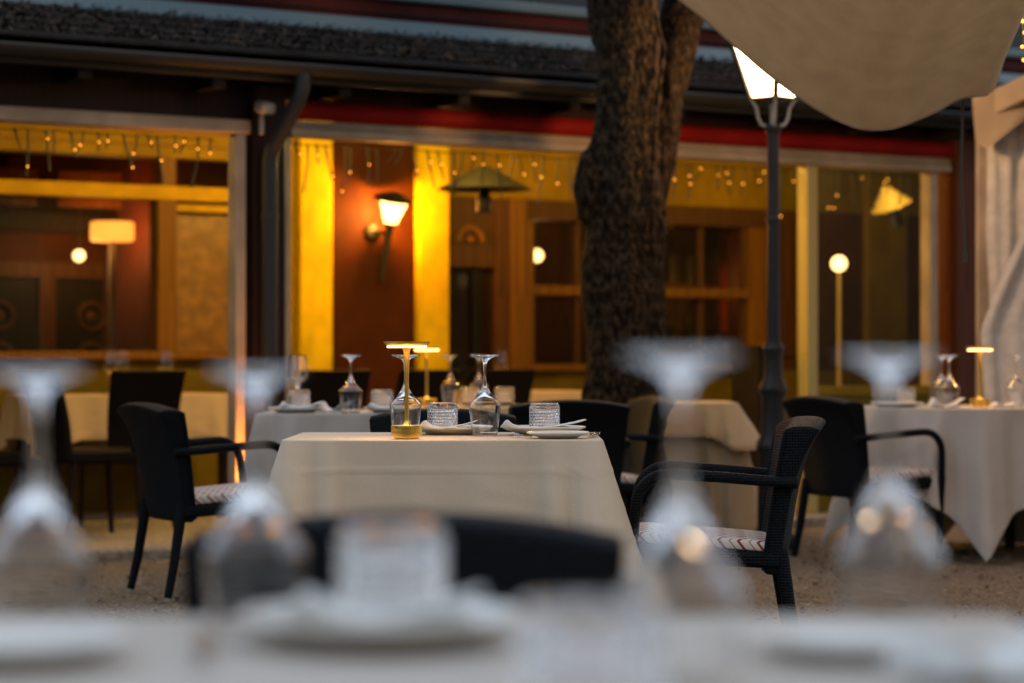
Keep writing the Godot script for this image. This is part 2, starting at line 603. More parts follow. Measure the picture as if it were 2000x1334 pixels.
func make_cutlery(kind: String, label: String, at: Vector3, turn: float) -> Node3D:
	# lies along z, the handle towards +z
	var t := thing(kind, label, kind, at, turn)
	var m := MB.new()
	m.tube([Vector3(0, 0.0045, 0.10), Vector3(0, 0.005, 0.085), Vector3(0, 0.005, 0.03), Vector3(0, 0.006, 0.0), Vector3(0, 0.007, -0.025)], [0.005, 0.0062, 0.0045, 0.0032, 0.0034], 12, Vector2(1, 0.45))
	part(t, "handle", m, M.steel)
	if kind == "fork":
		m = MB.new()
		m.tube([Vector3(0, 0.007, -0.022), Vector3(0, 0.005, -0.035), Vector3(0, 0.0035, -0.05), Vector3(0, 0.0045, -0.058)], [0.003, 0.009, 0.0115, 0.011], 12, Vector2(1, 0.14))
		part(t, "neck", m, M.steel)
		for k in 4:
			m = MB.new()
			var x := -0.009 + k * 0.006
			m.tube([Vector3(x, 0.0045, -0.056), Vector3(x, 0.006, -0.08), Vector3(x, 0.011, -0.1)], [0.0019, 0.0017, 0.0008], 6)
			part(t, "tine", m, M.steel)
	else:
		m = MB.new()
		m.tube([Vector3(0, 0.007, -0.022), Vector3(0, 0.0068, -0.04), Vector3(0, 0.0065, -0.08), Vector3(-0.002, 0.0065, -0.11), Vector3(-0.006, 0.0065, -0.125)], [0.0035, 0.0088, 0.0095, 0.007, 0.001], 12, Vector2(1, 0.12))
		part(t, "blade", m, M.steel)
	return t


# ---------- builders: tables and cloths ----------

func rect_outline(hx: float, hz: float) -> Array:   # [point, outward normal, cornerness, length along]
	var out := []
	var cr := 0.02
	var s := 0.0
	var corners := [[Vector2(hx - cr, hz - cr), 0.0], [Vector2(-hx + cr, hz - cr), PI / 2], [Vector2(-hx + cr, -hz + cr), PI], [Vector2(hx - cr, -hz + cr), PI * 1.5]]
	for q in 4:
		var c: Vector2 = corners[q][0]
		for k in 9:
			var a: float = corners[q][1] + PI / 2 * k / 8.0
			out.append([c + Vector2(cos(a), sin(a)) * cr, Vector2(cos(a), sin(a)), 1.0, s])
			s += cr * PI / 16
		var b: Vector2 = corners[q][0] + Vector2(cos(corners[q][1] + PI / 2), sin(corners[q][1] + PI / 2)) * cr
		var e: Vector2 = corners[(q + 1) % 4][0] + Vector2(cos(corners[q][1] + PI / 2), sin(corners[q][1] + PI / 2)) * cr
		var n := 34
		var len := b.distance_to(e)
		for k in range(1, n):
			var f := float(k) / n
			var d := minf(f, 1.0 - f) * len
			out.append([b.lerp(e, f), Vector2(cos(corners[q][1] + PI / 2), sin(corners[q][1] + PI / 2)), exp(-pow(d / 0.085, 2.0)), s + len * f])
		s += len
	return out


func round_outline(r: float, half: float, turn: float) -> Array:   # a square cloth over a round top; cornerness by angle
	var out := []
	for k in 180:
		var a := TAU * k / 180.0
		var b := a - turn
		var reach := half / maxf(absf(cos(b)), absf(sin(b)))
		out.append([Vector2(cos(a), sin(a)) * r, Vector2(cos(a), sin(a)), (reach - half) / (half * 0.4142), a * r])
	return out


func cloth_mesh(outline: Array, top: float, drop_side: float, drop_corner: float, flare: float, corner_flare: float, wave: float, waves: float, sd: int, creases: Array = []) -> ArrayMesh:
	var m := MB.new()
	var nz := FastNoiseLite.new()
	nz.seed = sd
	nz.frequency = 2.2
	var rows := []
	for f in [0.0, 0.25, 0.5, 0.75, 0.93, 0.985]:
		var row := PackedVector3Array()
		for k in outline.size() + 1:
			var o: Array = outline[k % outline.size()]
			var p: Vector2 = o[0] * f
			row.append(Vector3(p.x, top + 0.0012 * nz.get_noise_2d(p.x * 3.0, p.y * 3.0), p.y))
		rows.append(row)
	for r in [[0.004, 0.0], [0.0068, -0.0018], [0.008, -0.005]]:
		var row := PackedVector3Array()
		for k in outline.size() + 1:
			var o: Array = outline[k % outline.size()]
			var p: Vector2 = o[0] + o[1] * (r[0] - 0.004)
			row.append(Vector3(p.x, top + r[1], p.y))
		rows.append(row)
	var steps := 44
	for j in range(1, steps + 1):
		var f := float(j) / steps
		var row := PackedVector3Array()
		for k in outline.size() + 1:
			var o: Array = outline[k % outline.size()]
			var c: float = o[2]
			var drop := lerpf(drop_side, drop_corner, c)
			var y := 0.005 + (drop - 0.005) * f
			var s: float = o[3]
			var w := sin(s * waves + 2.5 * nz.get_noise_2d(s * 0.8, 3.0) + sd) + 0.5 * sin(s * waves * 2.3 + sd * 1.7)
			var out := 0.004 + f * (flare + corner_flare * c) + wave * pow(f, 0.7) * w * (1.0 - 0.5 * c) + 0.004 * nz.get_noise_2d(s * 3.0, y * 6.0) * f
			var far := 0.085 * sqrt(-log(clampf(c, 1e-6, 1.0)))   # metres from the corner
			out += f * corner_flare * 0.55 * (exp(-pow((far - 0.13) / 0.03, 2.0)) - 0.7 * exp(-pow((far - 0.075) / 0.025, 2.0)))
			out += f * 0.006 * nz.get_noise_2d(s * 2.6 + 9.0, y * 3.0)
			if creases.size():   # upright ironing creases
				out += 0.0028 * f * exp(-pow((fmod(s + 0.13, 0.33) - 0.165) / 0.006, 2.0))
			for cy in creases:
				out += 0.0035 * exp(-pow((y - cy - 0.0015 * sin(s * 7.0)) / 0.0045, 2.0))
			var p: Vector2 = o[0] + o[1] * out
			row.append(Vector3(p.x, top - y, p.y))
		rows.append(row)
	# the hem: turned under, so that the cloth has an edge
	var last: PackedVector3Array = rows[-1]
	for d in [[-0.0015, 0.0015], [-0.003, 0.0], [-0.003, 0.02]]:
		var row := PackedVector3Array()
		for k in outline.size() + 1:
			var o: Array = outline[k % outline.size()]
			row.append(last[k] + Vector3(o[1].x * d[0], d[1] - 0.0015 if d[1] < 0.01 else d[1], o[1].y * d[0]))
		rows.append(row)
	m.patch(rows, true)
	return m.done()


func make_table(label: String, at: Vector3, turn: float, hx: float, hz: float, group: String, round := false) -> Node3D:
	var t := thing("table", label, "table", at, turn, group)
	var m := MB.new()
	if round:
		m.lathe([Vector2(0, 0.715), Vector2(hx - 0.008, 0.715), Vector2(hx - 0.004, 0.719), Vector2(hx - 0.004, 0.741), Vector2(hx - 0.008, 0.745), Vector2(0, 0.745)], 48)
	else:
		m.box(Vector3(0, 0.73, 0), Vector3(hx * 2 - 0.008, 0.03, hz * 2 - 0.008), 0.006)
	part(t, "tabletop", m, M.wood_brown)
	var lx := hx * (0.55 if round else 0.86)
	var lz := hz * (0.55 if round else 0.86)
	for x in [-1, 1]:
		for z in [-1, 1]:
			m = MB.new()
			m.box(Vector3(x * lx, 0.3575, z * lz), Vector3(0.05, 0.715, 0.05), 0.005)
			part(t, "leg", m, M.wood_dark)
	return t


func make_cloth(called: String, label: String, mesh: Mesh, material: Material, at: Vector3, turn := 0.0, group := "") -> Node3D:
	var o := part(self, called, mesh, material)
	tag(o, label, "tablecloth", group)
	o.position = at
	o.rotation.y = turn
	return o


# ---------- builders: chairs ----------

func back_point(x: float, f: float, front: bool) -> Vector3:
	# x across (-1 to 1), f from the bottom (0) to the top (1)
	var w := lerpf(0.225, 0.262, f)
	var lean := -0.205 - 0.052 * f - 0.012 * f * f
	var bow := 0.035 * x * x
	var th := 0.052 + 0.004 * f + 0.034 * pow(f, 5.0)
	var top := 0.777 + 0.026 * (1.0 - x * x)
	var y := lerpf(0.335, top, f)
	return Vector3(x * w, y, lean + bow - (0.0 if front else th) - 0.022 * pow(f, 4.0) * (0.0 if front else 1.0))


func make_wicker_chair(label: String, at: Vector3, turn: float, group: String) -> Node3D:
	var t := thing("wicker_armchair", label, "armchair", at, turn, group)
	# backrest: a thick shell, leaning back and rolled outwards at the top; one closed loop at each height
	var rows := []
	var nf := 18
	for j in nf + 1:
		var f := float(j) / nf
		var row := PackedVector3Array()
		for k in 15:
			row.append(back_point(lerpf(-1, 1, k / 14.0), f, true))
		var e := back_point(1, f, true)
		var g := back_point(1, f, false)
		row.append(e.lerp(g, 0.12) + Vector3(0.007, 0, 0))
		row.append(e.lerp(g, 0.5) + Vector3(0.01, 0, 0))
		row.append(e.lerp(g, 0.88) + Vector3(0.007, 0, 0))
		for k in 15:
			row.append(back_point(lerpf(1, -1, k / 14.0), f, false))
		e = back_point(-1, f, true)
		g = back_point(-1, f, false)
		row.append(g.lerp(e, 0.12) - Vector3(0.007, 0, 0))
		row.append(g.lerp(e, 0.5) - Vector3(0.01, 0, 0))
		row.append(g.lerp(e, 0.88) - Vector3(0.007, 0, 0))
		row.append(row[0])
		rows.append(row)
	for side in [0, 1]:   # close the top and the bottom with rounded rows
		var src: PackedVector3Array = rows[-1] if side else rows[0]
		for q in [[0.15, 0.007], [0.5, 0.013], [1.0, 0.014]]:
			var row := PackedVector3Array()
			for k in src.size():
				var p := src[k]
				var x := clampf(p.x / (0.262 if side else 0.225), -1, 1)
				var mid := (back_point(x, side, true) + back_point(x, side, false)) * 0.5
				row.append(p.lerp(mid, q[0]) + Vector3.UP * (q[1] if side else -q[1]))
			if side:
				rows.append(row)
			else:
				rows.push_front(row)
	var m := MB.new()
	m.patch(rows, true)
	var back := part(t, "backrest", m, M.wicker)
	for s in [-1.0, 1.0]:   # braided edging down each side of the back
		m = MB.new()
		var path := []
		for j in 17:
			var f := j / 16.0
			path.append(back_point(s, f, true).lerp(back_point(s, f, false), 0.06) + Vector3(s * 0.006, 0, 0.003))
		m.tube(path, [0.006], 8)
		part(back, "edging", m, M.wicker)
	# arms sweep forward and turn down to the seat
	for s in [-1.0, 1.0]:
		m = MB.new()
		var path := [Vector3(s * 0.262, 0.612, -0.275), Vector3(s * 0.272, 0.618, -0.2), Vector3(s * 0.277, 0.63, -0.05), Vector3(s * 0.278, 0.64, 0.1)]
		for k in 9:
			var a := PI / 2 * k / 8.0
			path.append(Vector3(s * 0.278, 0.54 + 0.1 * cos(a), 0.13 + 0.1 * sin(a)))
		path.append_array([Vector3(s * 0.272, 0.49, 0.236), Vector3(s * 0.262, 0.42, 0.242)])
		m.tube(path, [0.0175], 12)
		part(t, "arm", m, M.wicker)
		m = MB.new()
		m.tube([Vector3(s * 0.262, 0.425, 0.242), Vector3(s * 0.256, 0.3, 0.238), Vector3(s * 0.25, 0.012, 0.23)], [0.02, 0.019, 0.016], 12)
		var leg := part(t, "leg", m, M.wicker)
		m = MB.new()
		m.tube([Vector3(s * 0.25, 0.014, 0.23), Vector3(s * 0.25, 0.0, 0.23)], [0.0135], 10)
		part(leg, "foot_cap", m, M.plastic_pale)
		m = MB.new()
		m.tube([Vector3(s * 0.215, 0.40, -0.225), Vector3(s * 0.22, 0.33, -0.235), Vector3(s * 0.225, 0.15, -0.262), Vector3(s * 0.232, 0.012, -0.292)], [0.024, 0.023, 0.02, 0.017], 12)
		leg = part(t, "leg", m, M.wicker)
		m = MB.new()
		m.tube([Vector3(s * 0.232, 0.014, -0.292), Vector3(s * 0.232, 0.0, -0.292)], [0.0135], 10)
		part(leg, "foot_cap", m, M.plastic_pale)
	m = MB.new()
	m.box(Vector3(0, 0.378, 0.005), Vector3(0.49, 0.05, 0.47), 0.012, Basis(Vector3.RIGHT, -0.06))
	part(t, "seat_frame", m, M.wicker)
	# cushion: a thin pad wrapped in printed cloth, u across and v front to back, over the edges
	rows = []
	var tilt := Basis(Vector3.RIGHT, -0.075)
	var sec := [[-0.20, -0.016], [-0.228, -0.016], [-0.235, -0.01], [-0.235, 0.01], [-0.226, 0.019], [-0.15, 0.023], [0.0, 0.026], [0.15, 0.023], [0.226, 0.019], [0.235, 0.01], [0.235, -0.01], [0.228, -0.016], [0.20, -0.016]]
	for j in 21:
		var f := j / 20.0
		var edge := 1.0 - pow(absf(f - 0.5) * 2.0, 8.0) * 0.3
		var row := PackedVector3Array()
		for q in sec:
			row.append(tilt * Vector3(q[0], q[1] * edge, lerpf(-0.225, 0.235, f)) + Vector3(0, 0.422, 0.005))
		rows.append(row)
	m = MB.new()
	m.patch(rows)
	var caps := [rows[0], rows[-1]]
	for k in 2:
		var cen := Vector3.ZERO
		for p in caps[k]:
			cen += p / sec.size()
		m.patch([caps[k], m.point(cen, sec.size())])
	part(t, "seat_cushion", m, M.chevron)
	return t


func make_dining_chair(label: String, at: Vector3, turn: float, group: String) -> Node3D:
	var t := thing("dining_chair", label, "chair", at, turn, group)
	var rows := []
	for j in 11:
		var f := j / 10.0
		var w := 0.2 + 0.02 * f
		var z := -0.2 - 0.09 * f * f
		var y := 0.44 + 0.45 * f
		var row := PackedVector3Array()
		for p in [[-1.0, 0.0], [-0.5, -0.01], [0.0, -0.014], [0.5, -0.01], [1.0, 0.0], [1.03, -0.02], [1.0, -0.045], [0.5, -0.055], [0.0, -0.06], [-0.5, -0.055], [-1.0, -0.045], [-1.03, -0.02], [-1.0, 0.0]]:
			row.append(Vector3(p[0] * w, y, z + p[1]))
		rows.append(row)
	for side in [0, 1]:
		var src: PackedVector3Array = rows[-1] if side else rows[0]
		for q in [[0.2, 0.006], [1.0, 0.009]]:
			var row := PackedVector3Array()
			for p in src:
				row.append(p.lerp(Vector3(p.x * 0.98, p.y, src[0].z - 0.03), q[0]) + Vector3.UP * (q[1] if side else -q[1]))
			if side:
				rows.append(row)
			else:
				rows.push_front(row)
	var m := MB.new()
	m.patch(rows, true)
	part(t, "backrest", m, M.upholstery)
	m = MB.new()
	m.box(Vector3(0, 0.44, 0.0), Vector3(0.44, 0.08, 0.44), 0.02)
	part(t, "seat", m, M.upholstery)
	for x in [-1, 1]:
		for z in [-1, 1]:
			m = MB.new()
			m.tube([Vector3(x * 0.19, 0.41, z * 0.18), Vector3(x * 0.195, 0.0, z * (0.2 if z > 0 else 0.24))], [0.02, 0.014], 8)
			part(t, "leg", m, M.wood_dark)
	return t


# ---------- the scene ----------

func _ready() -> void:
	var cam := Camera3D.new()
	cam.name = "camera"
	add_child(cam)
	cam.position = Vector3(0, 1.014, 0)
	cam.rotation.x = deg_to_rad(0.328)
	var at := CameraAttributesPhysical.new()
	at.frustum_focal_length = 85.0
	at.frustum_focus_distance = 7.8
	at.exposure_aperture = 2.15
	at.frustum_near = 0.05
	at.frustum_far = 200.0
	cam.attributes = at
	cam.far = 200.0
	cam.current = true

	var sky := ProceduralSkyMaterial.new()
	sky.sky_top_color = Color(0.60, 0.655, 0.725)
	sky.sky_horizon_color = Color(0.76, 0.765, 0.775)
	sky.ground_bottom_color = Color(0.12, 0.11, 0.10)
	sky.ground_horizon_color = Color(0.3, 0.3, 0.3)
	sky.sky_curve = 0.15
	var env := Environment.new()
	env.background_mode = Environment.BG_SKY
	env.sky = Sky.new()
	env.sky.sky_material = sky
	env.background_energy_multiplier = 2.7
	env.tonemap_mode = Environment.TONE_MAPPER_LINEAR
	env.tonemap_exposure = 1.0
	env.sdfgi_enabled = true
	env.ssao_enabled = true
	env.ssil_enabled = true
	var we := WorldEnvironment.new()
	we.name = "world"
	we.environment = env
	add_child(we)
	var sun := DirectionalLight3D.new()
	sun.name = "afterglow"
	sun.light_color = Color(1.0, 0.93, 0.86)
	sun.light_energy = 0.2
	sun.light_angular_distance = 25.0
	sun.shadow_enabled = true
	add_child(sun)
	sun.rotation = Vector3(deg_to_rad(-42), deg_to_rad(38), 0)

	make_materials()
	glow("lamp_glow", Color(1.0, 0.80, 0.50), 7.0)
	glow("lantern_glow", Color(1.0, 0.84, 0.64), 12.0)
	glow("wall_lantern_glow", Color(1.0, 0.74, 0.40), 9.0)
	glow("bulb_glow", Color(1.0, 0.62, 0.16), 8.0)
	glow("globe_glow", Color(1.0, 0.82, 0.5), 4.0)
	glow("drum_glow", Color(1.0, 0.62, 0.22), 1.7)
	glow("ceiling_glow", Color(1.0, 0.8, 0.5), 1.5)

	ground()
	building()
	veranda_things()
	tree()
	lights_and_tent()
	middle_tables()
	main_table()
	near_table()
	hedge()
	var far_tree: Node3D = get_node("tree")  # unseen trees added so the near glasses reflect less sky
	for q in [[-2.9, -0.6, 2.1, "unseen old tree added left of the camera, its crown over the nearest table"], [2.7, 1.2, 0.7, "unseen old tree added right of the camera, its crown over the nearest table"], [-0.6, 3.6, 4.0, "unseen old tree added behind the camera"]]:
		dup(far_tree, Vector3(q[0], 0, q[1]), q[2], q[3], "unseen trees added round the camera")


func ground() -> void:
	var m := MB.new()
	var rows := []
	var nz := FastNoiseLite.new()
	nz.seed = 4
	nz.frequency = 0.5
	var edges := [-300.0, -80.0, -40.0]
	for k in 61:
		edges.append(-16.0 + k * 0.4)
	edges.append_array([40.0, 80.0, 300.0])
	for x in edges:
		var row := PackedVector3Array()
		for z in edges:
			var near: float = 1.0 if absf(x) < 15.0 and z < 8.0 and z > -16.0 else 0.0
			row.append(Vector3(x, (0.006 * nz.get_noise_2d(x, z) - 0.006) * near, z))
		rows.append(row)
	m.patch(rows, false)
	struct("ground", m, M.gravel)
	# loose stones and fallen leaves
	var rng := RandomNumberGenerator.new()
	rng.seed = 77
	var st := MB.new()
	st.lathe([Vector2(0, -0.4), Vector2(0.7, -0.25), Vector2(1, 0), Vector2(0.75, 0.35), Vector2(0, 0.5)], 6)
	var stone := st.done()
	var xs := []
	for k in 26000:
		var z := -rng.randf_range(5.5, 13.6)
		var x := rng.randf_range(-0.27, 0.27) * -z
		var r := rng.randf_range(0.003, 0.008) * (1.0 if rng.randf() < 0.93 else 1.7)
		var b := Basis(Vector3.UP, rng.randf() * TAU).scaled(Vector3(r * rng.randf_range(0.8, 1.6), r * 0.9, r))
		xs.append(Transform3D(b, Vector3(x, -0.003, z)))
	scatter(self, "pebbles", stone, M.pebble, xs, true)
	xs = []
	for k in 1700:
		var z := -rng.randf_range(6.0, 13.2)
		var x := rng.randf_range(-0.26, 0.26) * -z
		var s := rng.randf_range(0.018, 0.04)
		xs.append(Transform3D(Basis.from_euler(Vector3(rng.randf_range(-0.35, 0.35), rng.randf() * TAU, rng.randf_range(-0.35, 0.35))).scaled(Vector3.ONE * s), Vector3(x, 0.006, z)))
	scatter(self, "fallen_leaves", leaf_mesh(), M.dead_leaf, xs, true)


func leaf_mesh() -> ArrayMesh:
	var m := MB.new()
	var rows := []
	for j in 6:
		var f := j / 5.0
		var w := sin(PI * pow(f, 0.8)) * 0.42 + 0.015
		rows.append(PackedVector3Array([Vector3(-w, 0.12 * sin(f * 4.0) + 0.18 * w, f - 0.5), Vector3(0, 0.12 * sin(f * 4.0), f - 0.5), Vector3(w, 0.12 * sin(f * 4.0) + 0.22 * w, f - 0.5)]))
	m.patch(rows)
	return m.done()


func scatter(parent: Node, called: String, mesh: Mesh, material: StandardMaterial3D, xs: Array, structure := false) -> MultiMeshInstance3D:
	var mm := MultiMesh.new()
	mm.transform_format = MultiMesh.TRANSFORM_3D
	mm.mesh = mesh
	var tinted: bool = material.vertex_color_use_as_albedo
	mm.use_colors = tinted
	var rng := RandomNumberGenerator.new()
	rng.seed = xs.size()
	mm.instance_count = xs.size()
	for k in xs.size():
		mm.set_instance_transform(k, xs[k])
		if tinted:
			var g := rng.randf_range(0.6, 1.25) if called == "pebbles" else pow(rng.randf(), 2.2) * 2.6 + 0.35
			mm.set_instance_color(k, Color(g, g * rng.randf_range(0.86, 1.0), g * rng.randf_range(0.7, 1.0)))
	var o := MultiMeshInstance3D.new()
	o.name = called
	o.multimesh = mm
	o.material_override = material
	parent.add_child(o, true)
	o.set_meta("kind", "stuff")
	if parent == self:
		tag(o, {"pebbles": "small loose stones of the courtyard gravel", "fallen_leaves": "brown dead leaves fallen on the gravel"}[called], {"pebbles": "gravel", "fallen_leaves": "leaves"}[called])
	return o


func building() -> void:
	# terrace slab and kerb, in the facade's own frame
	var slab := MB.new()
	slab.span(Vector3(-6, -0.3, -8), Vector3(11, 0.03, 0.42), 0.004)
	var s := struct("terrace", slab, M.paving)
	s.position = FACADE_AT
	s.rotation.y = FACADE_TURN
	var kerb := MB.new()
	kerb.span(Vector3(-6, -0.3, 0.423), Vector3(11, 0.05, 0.56), 0.012)
	s = struct("kerb", kerb, M.paving)
	s.position = FACADE_AT
	s.rotation.y = FACADE_TURN

	var b := thing("restaurant", "restaurant with glazed veranda, yellow pilasters and a dark litter-strewn roof", "building", FACADE_AT, FACADE_TURN)
	# ----- inner wall, 2.4 m behind the veranda front -----
	var z := -2.4
	boxpart(b, "low_wall", Vector3(-5, 0.03, z - 0.2), Vector3(0.93, 0.985, z), M.olive_paint)
	boxpart(b, "low_wall", Vector3(0.93, 0.03, z - 0.2), Vector3(1.2, 2.62, z - 0.003), M.amber_paint)
	boxpart(b, "red_wall", Vector3(1.2, 0.03, z - 0.2), Vector3(2.34, 2.62, z - 0.006), M.red_paint)
	boxpart(b, "pilaster", Vector3(1.2, 0.03, z - 0.006), Vector3(1.44, 2.62, z + 0.06), M.yellow_paint, 0.008)
	boxpart(b, "pilaster", Vector3(2.10, 0.03, z - 0.006), Vector3(2.34, 2.62, z + 0.06), M.yellow_paint, 0.008)
	boxpart(b, "low_wall", Vector3(2.99, 0.03, z - 0.2), Vector3(8.0, 0.90, z), M.olive_paint)
	boxpart(b, "wall_above_window", Vector3(-5, 2.27, z - 0.2), Vector3(0.93, 2.62, z), M.amber_paint)
	for y in [2.345, 2.43]:
		boxpart(b, "board", Vector3(-5, y - 0.006, z), Vector3(0.93, y + 0.006, z + 0.012), M.wood_amber, 0.002)
	boxpart(b, "wall_above_window", Vector3(2.34, 2.10, z - 0.2), Vector3(5.2, 2.62, z), M.amber_paint)
	boxpart(b, "wall_above_window", Vector3(5.2, 2.10, z - 0.2), Vector3(8.0, 2.62, z), M.olive_paint)
	boxpart(b, "door_panel", Vector3(5.13, 0.90, z - 0.2), Vector3(5.55, 2.10, z - 0.02), M.wood_brown)
	for k in 3:
		boxpart(b, "wainscot_panel", Vector3(5.17 + k * 0.125, 1.0, z - 0.02), Vector3(5.27 + k * 0.125, 2.0, z + 0.004), M.wood_brown)
	boxpart(b, "wall_panel", Vector3(5.55, 0.90, z - 0.2), Vector3(6.09, 2.10, z), M.brown_paint)
	boxpart(b, "pilaster", Vector3(6.09, 0.90, z - 0.2), Vector3(6.5, 2.62, z + 0.05), M.olive_paint, 0.008)
	boxpart(b, "wall_panel", Vector3(6.5, 0.90, z - 0.2), Vector3(8.0, 2.10, z), M.brown_paint)
	# left window: transom lights, rail, mullion, sill
	var w := Node3D.new()
	w.name = "window"
	b.add_child(w, true)
	boxpart(w, "transom_rail", Vector3(-3, 2.0, z - 0.1), Vector3(0.93, 2.09, z + 0.03), M.rail_paint)
	boxpart(w, "mullion", Vector3(0.20, 1.04, z - 0.1), Vector3(0.335, 2.0, z + 0.025), M.wood_amber)
	boxpart(w, "mullion", Vector3(0.225, 2.09, z - 0.1), Vector3(0.325, 2.27, z + 0.025), M.wood_amber)
	boxpart(w, "mullion", Vector3(-1.4, 1.04, z - 0.1), Vector3(-1.28, 2.27, z + 0.02), M.wood_amber)
	boxpart(w, "top_rail", Vector3(0.335, 1.93, z - 0.1), Vector3(0.93, 1.975, z + 0.02), M.rail_paint)
	boxpart(w, "jamb", Vector3(0.80, 1.04, z - 0.1), Vector3(0.93, 1.93, z + 0.022), M.wood_amber)
	boxpart(w, "sill", Vector3(-3, 0.985, z - 0.2), Vector3(0.93, 1.04, z + 0.07), M.wood_amber, 0.008)
	boxpart(w, "panel", Vector3(0.335, 1.04, z - 0.09), Vector3(0.80, 1.93, z - 0.05), M.amber_glass)
	boxpart(w, "pane", Vector3(-1.28, 1.04, z - 0.05), Vector3(0.20, 2.0, z - 0.046), M.pane, 0.0)
	# door and windows of the middle
	w = Node3D.new()
	w.name = "door"
	b.add_child(w, true)
	boxpart(w, "frame", Vector3(2.76, 0.03, z - 0.15), Vector3(2.865, 2.10, z + 0.012), M.wood_brown)
	boxpart(w, "lintel", Vector3(2.34, 1.62, z - 0.15), Vector3(2.76, 2.10, z - 0.02), M.wood_brown)
	m_arch(w, Vector3(2.55, 1.79, z - 0.018))
	boxpart(w, "pane", Vector3(2.34, 0.03, z - 0.1), Vector3(2.76, 1.62, z - 0.096), M.pane, 0.0)
	boxpart(w, "stile", Vector3(2.6, 0.03, z - 0.094), Vector3(2.66, 1.62, z - 0.06), M.wood_black)
	boxpart(b, "post", Vector3(2.865, 0.03, z - 0.12), Vector3(2.99, 2.10, z + 0.03), M.wood_amber)
	for q in [[2.99, 4.02, "window"], [4.08, 5.13, "window"]]:
		w = Node3D.new()
		w.name = "window"
		b.add_child(w, true)
		boxpart(w, "head", Vector3(q[0], 1.96, z - 0.12), Vector3(q[1], 2.10, z + 0.015), M.wood_brown)
		boxpart(w, "jamb", Vector3(q[0], 0.95, z - 0.12), Vector3(q[0] + 0.07, 1.96, z + 0.012), M.wood_amber)
		boxpart(w, "jamb", Vector3(q[1] - 0.15, 0.95, z - 0.12), Vector3(q[1], 1.96, z + 0.012), M.wood_amber)
		boxpart(w, "rail", Vector3(q[0] + 0.07, 1.435, z - 0.1), Vector3(q[1] - 0.15, 1.505, z + 0.008), M.wood_amber)
		boxpart(w, "sill", Vector3(q[0], 0.90, z - 0.2), Vector3(q[1], 0.95, z + 0.06), M.wood_amber, 0.008)
		for y in [[0.95, 1.435], [1.505, 1.96]]:   # sashes
			for x in [q[0] + 0.07, q[1] - 0.185, (q[0] + q[1]) * 0.5 - 0.06]:
				boxpart(w, "sash_stile", Vector3(x, y[0], z - 0.085), Vector3(x + 0.035, y[1], z - 0.03), M.wood_brown)
		boxpart(w, "pane", Vector3(q[0] + 0.07, 0.95, z - 0.06), Vector3(q[1] - 0.15, 1.435, z - 0.056), M.pane, 0.0)
		boxpart(w, "pane", Vector3(q[0] + 0.07, 1.505, z - 0.06), Vector3(q[1] - 0.15, 1.96, z - 0.056), M.pane, 0.0)
	# the dining room behind: floor is the terrace slab
	boxpart(b, "back_wall", Vector3(-5, 0.03, -7.2), Vector3(11, 2.9, -7.0), M.wood_red)
	boxpart(b, "side_wall", Vector3(-5.2, 0.03, -7.0), Vector3(-5, 2.9, -0.1), M.brown_paint)
	boxpart(b, "side_wall", Vector3(11, 0.03, -7.0), Vector3(11.2, 2.9, -0.1), M.brown_paint)
	boxpart(b, "room_ceiling", Vector3(-5, 2.62, -7.0), Vector3(11, 2.72, z), M.wood_dark)
	boxpart(b, "partition", Vector3(1.0, 0.03, -7.0), Vector3(1.15, 2.62, z - 0.2), M.wood_red)
	boxpart(b, "ceiling_beam", Vector3(-5, 1.92, -5.0), Vector3(1.0, 2.05, -4.85), M.wood_black)
	boxpart(b, "frieze", Vector3(-5, 1.70, -5.2), Vector3(1.0, 1.92, -5.06), M.red_paint)
	for k in 4:   # wooden screen with dark framed panels across the room
		boxpart(b, "screen_post", Vector3(-1.68 + k * 0.72, 0.03, -5.2), Vector3(-1.55 + k * 0.72, 1.70, -5.06), M.wood_brown)
		boxpart(b, "screen_panel", Vector3(-1.55 + k * 0.72, 0.03, -5.16), Vector3(-0.96 + k * 0.72, 1.58, -5.10), M.wood_black)
		var orn := MB.new()
		for y in [1.0, 1.3]:
			var ring := []
			for j in 17:
				ring.append(Vector3(-1.255 + k * 0.72 + cos(TAU * j / 16.0) * 0.1, y + sin(TAU * j / 16.0) * 0.1, -5.085))
			orn.tube(ring, [0.02], 6)
			orn.lathe([Vector2(0, -0.012), Vector2(0.04, -0.012), Vector2(0.045, 0.0), Vector2(0.0, 0.012)], 12, Vector3(-1.255 + k * 0.72, y, -5.088), Basis(Vector3.RIGHT, PI / 2))
		part(b, "screen_ornament", orn, M.wood_brown)
		boxpart(b, "screen_rail", Vector3(-1.55 + k * 0.72, 1.58, -5.18), Vector3(-0.96 + k * 0.72, 1.70, -5.06), M.wood_brown)
		boxpart(b, "picture", Vector3(-1.55 + k * 0.66, 2.08, -4.62), Vector3(-1.05 + k * 0.66, 2.34, -4.58), M.wood_amber)
	# ----- veranda front: posts, heads, glass -----
	boxpart(b, "header", Vector3(-5, 2.20, -0.06), Vector3(-0.37, 2.275, 0.06), M.white_paint, 0.008)
	boxpart(b, "header", Vector3(-0.135, 2.20, -0.06), Vector3(4.68, 2.245, 0.08), M.white_paint, 0.008)
	boxpart(b, "header", Vector3(-0.12, 2.245, -0.06), Vector3(4.8, 2.29, 0.045), M.white_paint, 0.008)
	var aw := MB.new()
	aw.tube([Vector3(-0.1, 2.345, 0.03), Vector3(4.83, 2.345, 0.03)], [0.052], 20)
	part(b, "awning_roll", aw, M.awning_red)
	boxpart(b, "jamb", Vector3(-0.455, 0.03, -0.05), Vector3(-0.395, 2.20, 0.05), M.white_paint)
	boxpart(b, "post", Vector3(-0.365, 0.03, -0.11), Vector3(-0.175, 2.47, 0.09), M.wood_dark, 0.01)
